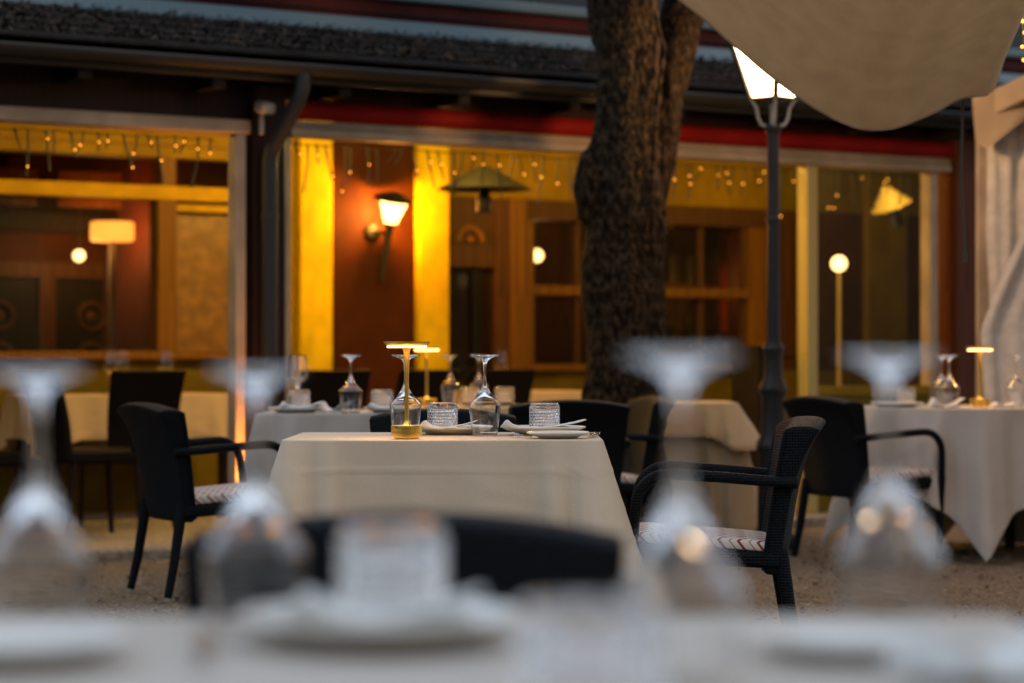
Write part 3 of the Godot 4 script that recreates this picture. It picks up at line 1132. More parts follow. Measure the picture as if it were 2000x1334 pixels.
	boxpart(b, "jamb", Vector3(-0.172, 0.03, -0.05), Vector3(-0.128, 2.20, 0.05), M.white_paint)
	boxpart(b, "post", Vector3(4.70, 0.03, -0.11), Vector3(4.92, 2.47, 0.1), M.wood_red, 0.01)
	boxpart(b, "jamb", Vector3(4.52, 0.03, -0.05), Vector3(4.585, 2.20, 0.05), M.white_paint)
	boxpart(b, "jamb", Vector3(3.49, 0.03, -0.05), Vector3(3.575, 2.20, 0.05), M.frame_paint)
	boxpart(b, "bottom_rail", Vector3(3.575, 0.76, -0.04), Vector3(4.52, 0.82, 0.04), M.amber_paint)
	boxpart(b, "parapet", Vector3(3.575, 0.03, -0.04), Vector3(4.52, 0.76, 0.03), M.olive_paint)
	boxpart(b, "pane", Vector3(3.575, 0.82, -0.004), Vector3(4.52, 2.20, 0.004), M.pane, 0.0)
	boxpart(b, "side_wall", Vector3(4.92, 0.03, -0.2), Vector3(11, 2.47, -0.05), M.brown_paint)
	# veranda ceiling, fascia and rafters under the eaves
	boxpart(b, "veranda_ceiling", Vector3(-5, 2.62, z), Vector3(11, 2.68, -0.06), M.wood_dark)
	boxpart(b, "fascia", Vector3(-5, 2.275, -0.06), Vector3(-0.37, 2.62, 0.02), M.wood_dark)
	boxpart(b, "fascia", Vector3(-0.37, 2.40, -0.06), Vector3(11, 2.62, 0.0), M.wood_dark)
	boxpart(b, "soffit", Vector3(-5, 2.50, 0.02), Vector3(11, 2.515, 0.32), M.wood_dark)
	for k in 11:
		boxpart(b, "rafter", Vector3(-2.2 + k * 0.75, 2.41, 0.02), Vector3(-2.12 + k * 0.75, 2.50, 0.27), M.wood_black)
	# gutter and downpipe
	var g := MB.new()
	var rows := []
	for x in [-5.0, 11.0]:
		var row := PackedVector3Array()
		for k in 13:
			var a := PI * k / 12.0
			row.append(Vector3(x, 2.545 - 0.055 * sin(a), 0.385 + 0.062 * cos(a)))
		for k in 13:
			var a := PI * (12 - k) / 12.0
			row.append(Vector3(x, 2.548 - 0.049 * sin(a), 0.385 + 0.056 * cos(a)))
		row.append(row[0])
		rows.append(row)
	g.patch(rows, true)
	part(b, "gutter", g, M.gutter_metal)
	boxpart(b, "eaves_board", Vector3(-5, 2.46, 0.30), Vector3(11, 2.55, 0.318), M.gutter_metal)
	g = MB.new()
	g.tube([Vector3(-0.235, 2.52, 0.385), Vector3(-0.235, 2.42, 0.385), Vector3(-0.245, 2.36, 0.36), Vector3(-0.285, 2.2, 0.25), Vector3(-0.31, 2.12, 0.19), Vector3(-0.315, 2.05, 0.17), Vector3(-0.315, 1.2, 0.17), Vector3(-0.315, 0.05, 0.17)], [0.042], 14)
	var pipe := part(b, "downpipe", g, M.gutter_metal)
	for y in [0.5, 1.75]:
		g = MB.new()
		g.lathe([Vector2(0.0425, -0.014), Vector2(0.047, -0.012), Vector2(0.047, 0.012), Vector2(0.0425, 0.014)], 20, Vector3(-0.315, y, 0.17))
		g.box(Vector3(-0.315, y, 0.11), Vector3(0.02, 0.02, 0.1), 0.003)
		part(pipe, "bracket", g, M.gutter_metal)
	# security lamp box on the post
	g = MB.new()
	g.box(Vector3(-0.335, 2.335, 0.15), Vector3(0.085, 0.06, 0.1), 0.012, Basis(Vector3.RIGHT, 0.25))
	g.box(Vector3(-0.335, 2.25, 0.11), Vector3(0.02, 0.11, 0.03), 0.005)
	part(b, "sensor_box", g, M.plastic_pale)
	# roof: overlapping courses of felt, then flashing, maroon fascia, upper gutter and upper roof
	var pitch := 0.30
	for k in 5:
		var m := MB.new()
		var o := 0.37 - 0.215 * k
		var y := 2.585 + (0.37 - o) * tan(pitch)
		m.box(Vector3(3.0, y + 0.035, o - 0.11), Vector3(16.0, 0.016, 0.25), 0.004, Basis(Vector3.RIGHT, pitch - 0.05))
		part(b, "roof_course", m, M.roof_felt)
	boxpart(b, "roof_deck", Vector3(-5, 2.72, -7.2), Vector3(11, 2.78, -0.7), M.wood_dark)
	var fl := MB.new()
	fl.box(Vector3(3.0, 2.955, -0.725), Vector3(16.0, 0.11, 0.02), 0.006, Basis(Vector3.RIGHT, -0.5))
	part(b, "flashing", fl, M.flashing)
	boxpart(b, "upper_fascia", Vector3(-5, 2.78, -0.86), Vector3(11, 3.13, -0.79), M.maroon_paint)
	boxpart(b, "fascia_strip", Vector3(-5, 3.035, -0.79), Vector3(11, 3.05, -0.775), M.wood_black)
	fl = MB.new()
	fl.box(Vector3(3.0, 3.155, -0.78), Vector3(16.0, 0.06, 0.07), 0.008)
	part(b, "upper_gutter", fl, M.flashing)
	fl = MB.new()
	fl.box(Vector3(3.0, 4.1, -3.3), Vector3(16.0, 0.08, 5.4), 0.01, Basis(Vector3.RIGHT, 0.36))
	part(b, "upper_roof", fl, M.roof_felt)
	boxpart(b, "gable_wall", Vector3(-5, 2.78, -7.2), Vector3(11, 5.0, -5.6), M.brown_paint)
	# leaf litter on the roof
	var rng := RandomNumberGenerator.new()
	rng.seed = 5
	var xs := []
	for k in 11000:
		var f := pow(rng.randf(), 1.5)
		var o := 0.36 - 0.93 * f
		var y := 2.60 + (0.37 - o) * tan(pitch) + 0.016 + rng.randf_range(0.0, 0.02)
		var sc := rng.randf_range(0.008, 0.032)
		xs.append(Transform3D(Basis.from_euler(Vector3(pitch + rng.randf_range(-0.22, 0.22), rng.randf() * TAU, rng.randf_range(-0.22, 0.22))).scaled(Vector3.ONE * sc), Vector3(rng.randf_range(-3.0, 6.5), y, o)))
	scatter(b, "roof_litter", leaf_mesh(), M.roof_leaf, xs)


func m_arch(parent: Node, at: Vector3) -> void:   # small arched ornament over the door
	var m := MB.new()
	var path := []
	for k in 13:
		var a := PI * k / 12.0
		path.append(at + Vector3(cos(a) * 0.1, sin(a) * 0.1, 0.01))
	m.tube(path, [0.022], 8)
	m.lathe([Vector2(0, -0.02), Vector2(0.03, -0.015), Vector2(0.035, 0.0), Vector2(0.03, 0.015), Vector2(0, 0.02)], 16, at + Vector3(0, 0.02, 0.012))
	part(parent, "arch_ornament", m, M.wood_amber)


func facing(t_turn: float) -> float:
	return FACADE_TURN + t_turn


func veranda_things() -> void:
	# wall lantern on the red wall, leaning out like a torch
	var t := thing("wall_lantern", "lit torch-shaped lantern on the red-brown wall between yellow pilasters", "wall lamp", fac(1.80, 1.50, -2.4), FACADE_TURN)
	var lean := (Basis(Vector3(0, 0, 1), -0.03) * Basis(Vector3.RIGHT, 0.24)).scaled(Vector3.ONE * 0.92)
	var m := MB.new()
	m.lathe(smooth([Vector2(0, 0.0), Vector2(0.014, 0.01), Vector2(0.02, 0.1), Vector2(0.028, 0.3), Vector2(0.034, 0.425), Vector2(0.055, 0.44), Vector2(0, 0.442)], 3), 16, Vector3(0, 0, 0.07), lean)
	part(t, "torch_stem", m, M.iron_green)
	m = MB.new()
	m.lathe([Vector2(0, 0.444), Vector2(0.052, 0.444), Vector2(0.108, 0.60), Vector2(0.104, 0.602), Vector2(0.0, 0.602)], 8, Vector3(0, 0, 0.07), lean)
	part(t, "glass_light", m, M.wall_lantern_glow)
	m = MB.new()
	for k in 8:
		var a := TAU * k / 8.0
		m.tube([Vector3(0, 0, 0.07) + lean * Vector3(cos(a) * 0.054, 0.442, sin(a) * 0.054), Vector3(0, 0, 0.07) + lean * Vector3(cos(a) * 0.111, 0.602, sin(a) * 0.111)], [0.0035], 6)
	part(t, "glazing_bars", m, M.iron_green)
	m = MB.new()
	m.lathe([Vector2(0, 0.603), Vector2(0.15, 0.603), Vector2(0.156, 0.612), Vector2(0.13, 0.63), Vector2(0.07, 0.655), Vector2(0.02, 0.67), Vector2(0, 0.672)], 24, Vector3(0, 0, 0.07), lean)
	part(t, "cap", m, M.iron)
	m = MB.new()
	m.lathe(smooth([Vector2(0, 0.0), Vector2(0.055, 0.0), Vector2(0.06, 0.01), Vector2(0.04, 0.03), Vector2(0, 0.035)], 3), 20, Vector3(-0.03, 0.34, 0.0), Basis(Vector3.RIGHT, PI / 2))
	m.tube([Vector3(-0.03, 0.34, 0.02), Vector3(-0.01, 0.33, 0.09), Vector3(0.03, 0.33, 0.14)], [0.014], 8)
	part(t, "wall_bracket", m, M.iron_green)
	omni("bulb", Vector3(0, 0, 0.07) + lean * Vector3(0, 0.52, 0), Color(1.0, 0.64, 0.26), 1.7, 0.03, t)
	# hanging lamps under the veranda roof
	for q in [[1.9, 2.06, -1.2, 0.0, "dark"], [5.3, 2.07, -1.2, 0.42, "lit"]]:
		var l := "wide conical pendant lamp hanging dark in front of the door" if q[4] == "dark" else "tilted yellow conical pendant lamp behind the right hand glass"
		var p := thing("pendant_lamp", l, "pendant lamp", fac(q[0], q[1], q[2]), FACADE_TURN, "conical pendant lamps under the veranda roof")
		var tilt := Basis(Vector3(0, 0, 1), q[3])
		m = MB.new()
		var r := 0.30 if q[4] == "dark" else 0.15
		m.lathe([Vector2(r, 0.0), Vector2(r * 0.62, 0.06), Vector2(r * 0.3, 0.115), Vector2(0.03, 0.145), Vector2(0.0, 0.147), Vector2(0.0, 0.14), Vector2(r * 0.3, 0.108), Vector2(r * 0.62, 0.054), Vector2(r - 0.004, -0.004), Vector2(r, 0.0)], 40, Vector3.ZERO, tilt)
		part(p, "lamp_shade", m, M.iron_green if q[4] == "dark" else M.frame_paint)
		m = MB.new()
		m.tube([tilt * Vector3(0, 0.145, 0), Vector3(-0.02, 0.3, 0), Vector3(-0.02, 2.62 - q[1], 0)], [0.006], 6)
		part(p, "cord", m, M.wire)
		m = MB.new()
		m.lathe([Vector2(0, -0.15), Vector2(0.045, -0.15), Vector2(0.05, -0.14), Vector2(0.05, -0.06), Vector2(0.04, -0.05), Vector2(0.02, 0.02), Vector2(0.02, 0.13), Vector2(0, 0.13)], 18, Vector3.ZERO, tilt)
		part(p, "lamp_holder", m, M.iron)
	# flush ceiling lamps that light the veranda
	var spots := [["left of the outer opening", -1.6], ["over the table by the left window", 0.1], ["before the red wall", 1.35], ["before the middle window", 3.3], ["at the right hand glass", 5.0]]
	for k in spots.size():
		var p := thing("ceiling_lamp", "round flush ceiling lamp under the veranda roof, " + spots[k][0], "ceiling lamp", fac(spots[k][1], 2.62, -0.75), FACADE_TURN, "veranda ceiling lamps")
		m = MB.new()
		m.lathe([Vector2(0, -0.05), Vector2(0.1, -0.05), Vector2(0.125, -0.035), Vector2(0.13, -0.012), Vector2(0, -0.012)], 28)
		part(p, "diffuser_light", m, M.ceiling_glow)
		m = MB.new()
		m.lathe([Vector2(0, -0.012), Vector2(0.14, -0.012), Vector2(0.14, 0.0), Vector2(0, 0.0)], 28)
		part(p, "mount", m, M.iron)
		omni("bulb", Vector3(0, -0.16, 0), Color(1.0, 0.80, 0.38), [0.9, 1.6, 2.5, 1.1, 0.8][k], 0.1, p)
	# lamps of the dining room
	t = thing("floor_lamp", "floor lamp with a glowing orange drum shade inside the left window", "floor lamp", fac(1.12 - 0.35, 0.03, -4.4), FACADE_TURN)
	m = MB.new()
	m.lathe([Vector2(0.0, 1.80), Vector2(0.14, 1.80), Vector2(0.155, 1.81), Vector2(0.155, 1.93), Vector2(0.14, 1.94), Vector2(0.0, 1.94)], 32)
	part(t, "drum_shade_light", m, M.drum_glow)
	m = MB.new()
	m.lathe([Vector2(0, 0), Vector2(0.14, 0), Vector2(0.14, 0.02), Vector2(0.03, 0.035), Vector2(0.026, 0.06), Vector2(0.026, 1.80), Vector2(0, 1.80)], 20)
	part(t, "pole", m, M.white_paint)
	omni("bulb", Vector3(0.0, 1.87, 0), Color(1.0, 0.55, 0.2), 0.22, 0.05, t)
	for q in [[0.60, 1.73, -4.6, 0.043, "round white globe lamp hanging inside the left window"], [4.15, 1.79, -4.0, 0.05, "small bright globe lamp hanging inside the window beside the tree"], [4.86, 1.655, -1.25, 0.055, "white globe on a thin pole behind the right hand glass, standing in for a reflected street lamp"]]:  # the last globe stands in for a street lamp reflected in the pane
		t = thing("globe_lamp", q[4], "globe lamp", fac(q[0], q[1], q[2]), FACADE_TURN, "globe lamps behind the glass")
		m = MB.new()
		var prof := []
		for k in 13:
			prof.append(Vector2(sin(PI * k / 12.0) * q[3], cos(PI * k / 12.0) * q[3]))
		m.lathe(prof, 24)
		part(t, "globe_light", m, M.globe_glow)
		m = MB.new()
		if q[2] > -2:
			m.lathe([Vector2(0, 0.03 - q[1]), Vector2(0.1, 0.03 - q[1]), Vector2(0.1, 0.05 - q[1]), Vector2(0.015, 0.07 - q[1]), Vector2(0.013, -q[3]), Vector2(0, -q[3] + 0.002)], 16)
			part(t, "pole", m, M.frame_paint)
		else:
			m.tube([Vector3(0, q[3] - 0.002, 0), Vector3(0, 2.62 - q[1], 0)], [0.006], 6)
			part(t, "cord", m, M.wire)
		omni("bulb", Vector3.ZERO, Color(1.0, 0.75, 0.45), 0.16, 0.03, t)
	t = thing("hanging_cloth", "orange-red cloth hanging inside the window right of the tree", "cloth", fac(5.3, 1.20, -3.2), FACADE_TURN)
	m = MB.new()
	var rows := []
	for j in 9:
		var row := PackedVector3Array()
		for k in 25:
			var x := (k / 24.0 - 0.5) * 0.17
			row.append(Vector3(x, j * 0.095, 0.018 * sin(k * 1.1) * (1.0 - j * 0.06)))
		rows.append(row)
	m.patch(rows)
	part(t, "drape", m, M.red_cloth)
	boxpart(t, "rail", Vector3(-0.11, 0.76, -0.03), Vector3(0.11, 0.785, 0.03), M.wood_dark)
	boxpart(t, "stand", Vector3(-0.02, -1.17, -0.05), Vector3(0.02, 0.76, -0.03), M.wood_dark)
	# small sconces on the far wall of the dining room
	for q in [[-0.4, 1.72, "small amber wall light deep inside the left window"], [4.3, 1.62, "small amber wall light deep inside the door left of the tree"], [7.3, 1.7, "small amber wall light deep inside the window right of the tree"], [8.9, 1.75, "small amber wall light deep inside behind the street lamp"]]:
		t = thing("wall_light", q[2], "wall light", fac(q[0], q[1], -6.99), FACADE_TURN, "small amber wall lights of the dining room")
		m = MB.new()
		m.lathe([Vector2(0, -0.07), Vector2(0.035, -0.07), Vector2(0.055, 0.06), Vector2(0.05, 0.065), Vector2(0, 0.065)], 16, Vector3(0, 0, 0.1))
		part(t, "shade_light", m, M.drum_glow)
		m = MB.new()
		m.box(Vector3(0, -0.06, 0.02), Vector3(0.06, 0.1, 0.02), 0.004)
		m.tube([Vector3(0, -0.06, 0.02), Vector3(0, -0.09, 0.07), Vector3(0, -0.07, 0.1)], [0.008], 6)
		part(t, "bracket", m, M.brass)
		omni("bulb", Vector3(0, 0, 0.1), Color(1.0, 0.62, 0.28), 0.3, 0.03, t)
	# shelf of bottles inside the window right of the tree
	t = thing("bottle_shelf", "wooden wall shelf inside the window right of the tree", "shelf", fac(4.72, 1.04, -3.0), FACADE_TURN)
	boxpart(t, "board", Vector3(-0.5, -0.02, -0.09), Vector3(0.36, 0.0, 0.09), M.wood_amber)
	boxpart(t, "board", Vector3(-0.5, 0.50, -0.09), Vector3(0.36, 0.52, 0.09), M.wood_amber)
	boxpart(t, "back_panel", Vector3(-0.5, -0.9, -0.11), Vector3(0.36, 0.95, -0.09), M.wood_brown)
	boxpart(t, "upright", Vector3(-0.52, -1.01, -0.1), Vector3(-0.5, 0.95, 0.09), M.wood_brown)
	boxpart(t, "upright", Vector3(0.36, -1.01, -0.1), Vector3(0.38, 0.95, 0.09), M.wood_brown)
	m = MB.new()
	m.lathe(smooth([Vector2(0, 0), Vector2(0.034, 0.0), Vector2(0.037, 0.006), Vector2(0.037, 0.17), Vector2(0.034, 0.19), Vector2(0.016, 0.225), Vector2(0.0135, 0.24), Vector2(0.0135, 0.295), Vector2(0.0, 0.3)], 3), 20)
	var bm := m.done()
	for k in 12:
		var o := part(self, "bottle", bm, M.bottle_glass)
		tag(o, "dark wine bottle on the %s shelf board inside the window right of the tree" % ("lower" if k < 6 else "upper"), "bottle", "bottles on the %s board of the shelf inside" % ("lower" if k < 6 else "upper"))
		o.position = fac(4.72 - 0.42 + (k % 6) * 0.14 + 0.02 * sin(k * 2.0), 1.04 if k < 6 else 1.56, -3.0)
	# icicle strings of fairy lights under both heads
	string_lights("left", -2.4, -0.5, 26, 17)
	string_lights("right", -0.08, 4.5, 58, 23)
	# a small spotlight on the ground lights the white jamb behind the left chair
	t = thing("ground_spotlight", "small ground spotlight lighting the white jamb behind the left wicker chair", "spotlight", fac(-0.43, 0.03, 0.19), FACADE_TURN)
	m = MB.new()
	m.lathe([Vector2(0, 0), Vector2(0.045, 0), Vector2(0.05, 0.01), Vector2(0.05, 0.08), Vector2(0.044, 0.08), Vector2(0.04, 0.06), Vector2(0, 0.06)], 20)
	part(t, "housing", m, M.iron)
	m = MB.new()
	m.lathe([Vector2(0, 0.062), Vector2(0.039, 0.062), Vector2(0.039, 0.066), Vector2(0, 0.066)], 20)
	part(t, "lens_light", m, M.drum_glow)
	var sp := SpotLight3D.new()
	sp.name = "spot_lamp"
	sp.light_color = Color(1.0, 0.6, 0.24)
	sp.light_energy = 4.5
	sp.light_size = 0.03
	sp.spot_angle = 26
	sp.spot_range = 10
	sp.spot_attenuation = 2.0
	sp.shadow_enabled = true
	t.add_child(sp, true)
	sp.position = Vector3(0, 0.09, 0)
	sp.rotation = Vector3(PI / 2 - 0.2, 0, 0)
	# veranda tables and chairs
	make_table("dining table under pale cloth inside the veranda at the left", fac(-0.25, 0.03, -1.9), FACADE_TURN, 0.62, 0.33, "veranda tables")
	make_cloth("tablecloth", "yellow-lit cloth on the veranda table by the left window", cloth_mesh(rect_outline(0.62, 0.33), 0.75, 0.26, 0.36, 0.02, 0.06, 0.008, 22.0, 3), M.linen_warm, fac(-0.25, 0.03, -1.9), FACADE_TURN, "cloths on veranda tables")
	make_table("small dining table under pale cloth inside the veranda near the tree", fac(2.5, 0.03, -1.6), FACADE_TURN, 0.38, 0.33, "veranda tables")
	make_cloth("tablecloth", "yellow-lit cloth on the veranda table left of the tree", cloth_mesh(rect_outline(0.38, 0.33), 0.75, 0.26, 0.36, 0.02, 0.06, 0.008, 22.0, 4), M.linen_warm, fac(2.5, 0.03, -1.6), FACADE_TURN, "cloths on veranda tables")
	var g := "upright wine glasses on the veranda tables"
	for q in [[-0.05, -1.72, "upright wine glass on the veranda table, behind the left wicker chair's top corner"], [-0.35, -1.85, "upright wine glass above the dark brown chair back in the veranda"], [-0.22, -1.98, "upright wine glass in front of the orange window sill at the left"], [2.22, -1.5, "upright wine glass on the veranda table left of the tree"]]:
		var o := make_wine_glass("tall", q[2], fac(q[0], 1.044, q[1]), g)
		o.rotation.x = PI
	var c0 := make_dining_chair("dark chair back showing over the left wicker armchair", fac(-0.55, 0.03, -1.17), facing(PI), "dark dining chairs in the veranda")
	dup(c0, fac(-1.0, 0.03, -0.6), facing(PI / 2), "dark dining chair seen sideways at the left of the veranda")
	dup(c0, fac(-1.72, 0.03, -0.55), facing(PI / 2 + 0.2), "dark dining chair cut by the left edge of the picture")
	dup(c0, fac(0.56, 0.03, -1.0), facing(PI), "dark chair back at the foot of the left yellow pilaster")
	dup(c0, fac(1.20, 0.03, -1.05), facing(PI + 0.1), "dark chair back under the torch-shaped wall lantern")
	dup(c0, fac(1.80, 0.03, -1.1), facing(PI - 0.1), "dark chair back at the foot of the right yellow pilaster")
	dup(c0, fac(3.6, 0.03, -3.5), facing(0.3), "dark dining chair inside, behind the window left of the tree")
	dup(c0, fac(3.1, 0.03, -4.4), facing(PI - 0.4), "dark dining chair deep inside, behind the door left of the tree")
	dup(c0, fac(0.1, 0.03, -3.6), facing(0.5), "dark dining chair inside, behind the left window's glass")
	make_table("bare wooden table inside the dining room, behind the window left of the tree", fac(3.6, 0.03, -4.2), FACADE_TURN, 0.45, 0.4, "bare tables of the dining room")
	t = thing("cabinet", "narrow dark wooden cabinet behind the street lamp", "cabinet", fac(3.33, 0.03, -0.25), FACADE_TURN)
	boxpart(t, "carcass", Vector3(-0.09, 0.04, -0.15), Vector3(0.09, 1.02, 0.13), M.wood_black, 0.006)
	boxpart(t, "top", Vector3(-0.1, 1.02, -0.16), Vector3(0.1, 1.045, 0.15), M.wood_black, 0.006)
	boxpart(t, "door", Vector3(-0.08, 0.07, 0.13), Vector3(0.08, 0.98, 0.145), M.wood_black, 0.004)
	boxpart(t, "plinth", Vector3(-0.085, 0.0, -0.14), Vector3(0.085, 0.04, 0.12), M.wood_black)


func string_lights(side: String, t0: float, t1: float, n: int, sd: int) -> void:
	var rng := RandomNumberGenerator.new()
	rng.seed = sd
	var t := thing("fairy_lights", "icicle string of tiny warm fairy lights under the %s white head of the veranda" % side, "fairy lights", fac(t0, 2.195, -0.11), FACADE_TURN, "icicle fairy lights along the veranda front")
	var m := MB.new()
	var run := []
	for k in 41:
		run.append(Vector3((t1 - t0) * k / 40.0, -0.012 - 0.012 * absf(sin(k * 0.9)), 0))
	m.tube(run, [0.0035], 6)
	part(t, "main_wire", m, M.wire)
	var ball := MB.new()
	ball.lathe([Vector2(0, -0.0036), Vector2(0.0028, -0.0024), Vector2(0.0036, 0), Vector2(0.0028, 0.0024), Vector2(0, 0.0036)], 8)
	var bulb := ball.done()
	for k in n:
		var x := (t1 - t0) * (k + rng.randf_range(0.15, 0.85)) / n
		var len := rng.randf_range(0.07, 0.30)
		var sway := rng.randf_range(-0.05, 0.05)
		m = MB.new()
		m.tube([Vector3(x, -0.015, 0), Vector3(x + sway * 0.2, -0.015 - len * 0.4, 0.01), Vector3(x + sway, -0.015 - len, 0.0)], [0.0065, 0.005], 6)
		var wire := part(t, "drop_wire", m, M.wire)
		if rng.randf() < 0.8:
			var o := part(wire, "bulb_light", bulb, M.bulb_glow)
			var f := rng.randf_range(0.2, 1.0)
			o.position = Vector3(x + sway * f, -0.015 - len * f, 0.012)


func tree() -> void:
	var t := thing("tree", "old tree with a forked dark trunk standing before the restaurant", "tree", Vector3(0.6, 0, -12.8))
	var nz := FastNoiseLite.new()
	nz.seed = 9
	nz.frequency = 1.1
	nz.fractal_octaves = 4
	var s := 12.8 / 4722.0
	# the trunk's centre line and half width, measured at heights above the ground
	var limb := func(line: Array, called: String) -> void:
		var m := MB.new()
		var rows := []
		var curve := Curve3D.new()
		for q in line:
			curve.add_point(Vector3(q[0], q[1], q[2]))
		var steps := 90
		for j in steps + 1:
			var f := float(j) / steps
			var fi := f * (line.size() - 1)
			var i := mini(int(fi), line.size() - 2)
			var g := smoothstep(0.0, 1.0, fi - i)
			var a: Array = line[i]
			var b: Array = line[i + 1]
			var c := Vector3(lerpf(a[0], b[0], fi - i), lerpf(a[1], b[1], fi - i), lerpf(a[2], b[2], fi - i))
			var r := lerpf(a[3], b[3], g)
			var row := PackedVector3Array()
			for k in 49:
				var an := TAU * (k % 48) / 48.0
				var d := Vector3(cos(an), 0, sin(an))
				var p := c + d * r
				var n := nz.get_noise_3d(p.x * 6.0, p.y * 1.6, p.z * 6.0) * 0.05 + nz.get_noise_3d(p.x * 22.0, p.y * 5.0, p.z * 22.0) * 0.022
				row.append(p + d * n * (0.4 + r * 3.0))
			rows.append(row)
		m.patch(rows, true)
		part(t, called, m, M.bark_shaded if called == "limb" else M.bark)
	limb.call([[0.02, -0.05, 0, 0.32], [0.01, 0.15, 0, 0.24], [0.0, 0.6, 0, 0.215], [-0.01, 1.0, 0, 0.205], [-0.01, 1.5, 0, 0.205], [-0.005, 1.75, 0, 0.205], [0.0, 1.95, 0, 0.19], [0.015, 2.3, 0, 0.165], [0.0, 2.6, 0, 0.165], [-0.02, 2.9, 0.02, 0.175], [-0.1, 3.6, 0.1, 0.15], [-0.25, 4.6, 0.2, 0.11], [-0.5, 6.2, 0.3, 0.03]], "trunk")
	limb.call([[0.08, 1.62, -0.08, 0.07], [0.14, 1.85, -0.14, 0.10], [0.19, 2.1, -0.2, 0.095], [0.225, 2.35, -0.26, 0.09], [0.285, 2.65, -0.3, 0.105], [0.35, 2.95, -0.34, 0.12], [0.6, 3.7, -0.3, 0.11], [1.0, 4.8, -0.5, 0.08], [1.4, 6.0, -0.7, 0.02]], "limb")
	var m := MB.new()
	var rows := []
	for j in 13:
		var v := PI * j / 12.0
		var row := PackedVector3Array()
		for k in 21:
			var a := TAU * (k % 20) / 20.0
			var d := Vector3(sin(v) * cos(a), cos(v), sin(v) * sin(a))
			row.append(Vector3(-0.19, 1.9, 0.05) + d * Vector3(0.085, 0.2, 0.11) * (1.0 + 0.5 * nz.get_noise_3d(d.x * 2.0, d.y * 2.0, d.z * 2.0)))
		rows.append(row)
	m.patch(rows, true)
	part(t, "burl", m, M.bark)
	m = MB.new()
	m.tube([Vector3(0.13, 2.9, 0.05), Vector3(0.2, 2.62, 0.1), Vector3(0.16, 2.35, 0.14), Vector3(0.13, 1.9, 0.17), Vector3(0.14, 1.5, 0.17)], [0.012], 8)
	part(t, "vine", m, M.bark)
	var rng := RandomNumberGenerator.new()
	rng.seed = 15
	var xs := []
	for c in 46:
		var a := rng.randf() * TAU
		var rr := sqrt(rng.randf()) * 2.3
		var cen := Vector3(0.3 + cos(a) * rr, rng.randf_range(4.4, 6.6), sin(a) * rr)
		for k in 130:
			var d := Vector3(rng.randfn(), rng.randfn() * 0.7, rng.randfn()) * 0.3
			xs.append(Transform3D(Basis.from_euler(Vector3(rng.randf() * TAU, rng.randf() * TAU, rng.randf() * TAU)).scaled(Vector3.ONE * rng.randf_range(0.06, 0.12)), cen + d))
	scatter(t, "crown", leaf_mesh(), M.leaf_green, xs)
	for k in 7:
		m = MB.new()
		var a := TAU * k / 7.0
		m.tube([Vector3(0.1, 4.0, 0), Vector3(0.1 + cos(a) * 0.9, 4.7 + 0.1 * k, sin(a) * 0.9), Vector3(0.2 + cos(a) * 2.0, 5.4 + 0.1 * k, sin(a) * 2.0)], [0.06, 0.035, 0.008], 8)
		part(t, "branch", m, M.bark)


func make_street_lamp(label: String, at: Vector3) -> Node3D:
	var t := thing("street_lamp", label, "street lamp", at, 0.0)
	var m := MB.new()
	m.lathe([Vector2(0, 0), Vector2(0.13, 0), Vector2(0.13, 0.05), Vector2(0.1, 0.09), Vector2(0.085, 0.12), Vector2(0.08, 0.5), Vector2(0.09, 0.52), Vector2(0.09, 0.56), Vector2(0.066, 0.6), Vector2(0.062, 0.8), Vector2(0.074, 0.82), Vector2(0.074, 0.85), Vector2(0.05, 0.9), Vector2(0.048, 1.02), Vector2(0.056, 1.035), Vector2(0.056, 1.06), Vector2(0.034, 1.09), Vector2(0.032, 1.7), Vector2(0.038, 1.71), Vector2(0.038, 1.73), Vector2(0.031, 1.74), Vector2(0.030, 2.16), Vector2(0.04, 2.18), Vector2(0.044, 2.2), Vector2(0.04, 2.215), Vector2(0, 2.22)], 24)
	part(t, "post", m, M.iron)
	for k in 4:
		m = MB.new()
		var a := TAU * k / 4.0
		var d := Vector3(cos(a), 0, sin(a))
		m.tube([Vector3(0, 2.205, 0) + d * 0.02, Vector3(0, 2.215, 0) + d * 0.06, Vector3(0, 2.25, 0) + d * 0.078, Vector3(0, 2.30, 0) + d * 0.085, Vector3(0, 2.335, 0) + d * 0.105, Vector3(0, 2.35, 0) + d * 0.12], [0.0085], 8)
		part(t, "scroll_bracket", m, M.plastic_pale)
	m = MB.new()
	m.lathe([Vector2(0, 2.346), Vector2(0.122, 2.346), Vector2(0.126, 2.352), Vector2(0.122, 2.358), Vector2(0, 2.358)], 4)
	var lan := part(t, "lantern_base", m, M.iron)
	# the glass widens upwards; iron bars on its four corners
	m = MB.new()
	m.lathe([Vector2(0, 2.36), Vector2(0.115, 2.36), Vector2(0.222, 2.655), Vector2(0, 2.655)], 4)
	part(lan, "glass_light", m, M.lantern_glow)
	for k in 4:
		var a := TAU * k / 4.0
		m = MB.new()
		m.tube([Vector3(cos(a) * 0.118, 2.35, sin(a) * 0.118), Vector3(cos(a) * 0.226, 2.662, sin(a) * 0.226)], [0.016], 8)
		part(lan, "corner_bar", m, M.iron)
	m = MB.new()
	m.lathe([Vector2(0, 2.662), Vector2(0.25, 2.662), Vector2(0.255, 2.675), Vector2(0.15, 2.79), Vector2(0.06, 2.85), Vector2(0.03, 2.92), Vector2(0, 2.94)], 4)
	part(lan, "roof", m, M.iron)
	var l := omni("bulb", Vector3(0, 2.5, 0), Color(1.0, 0.74, 0.46), 1.7, 0.06, t)
	return t


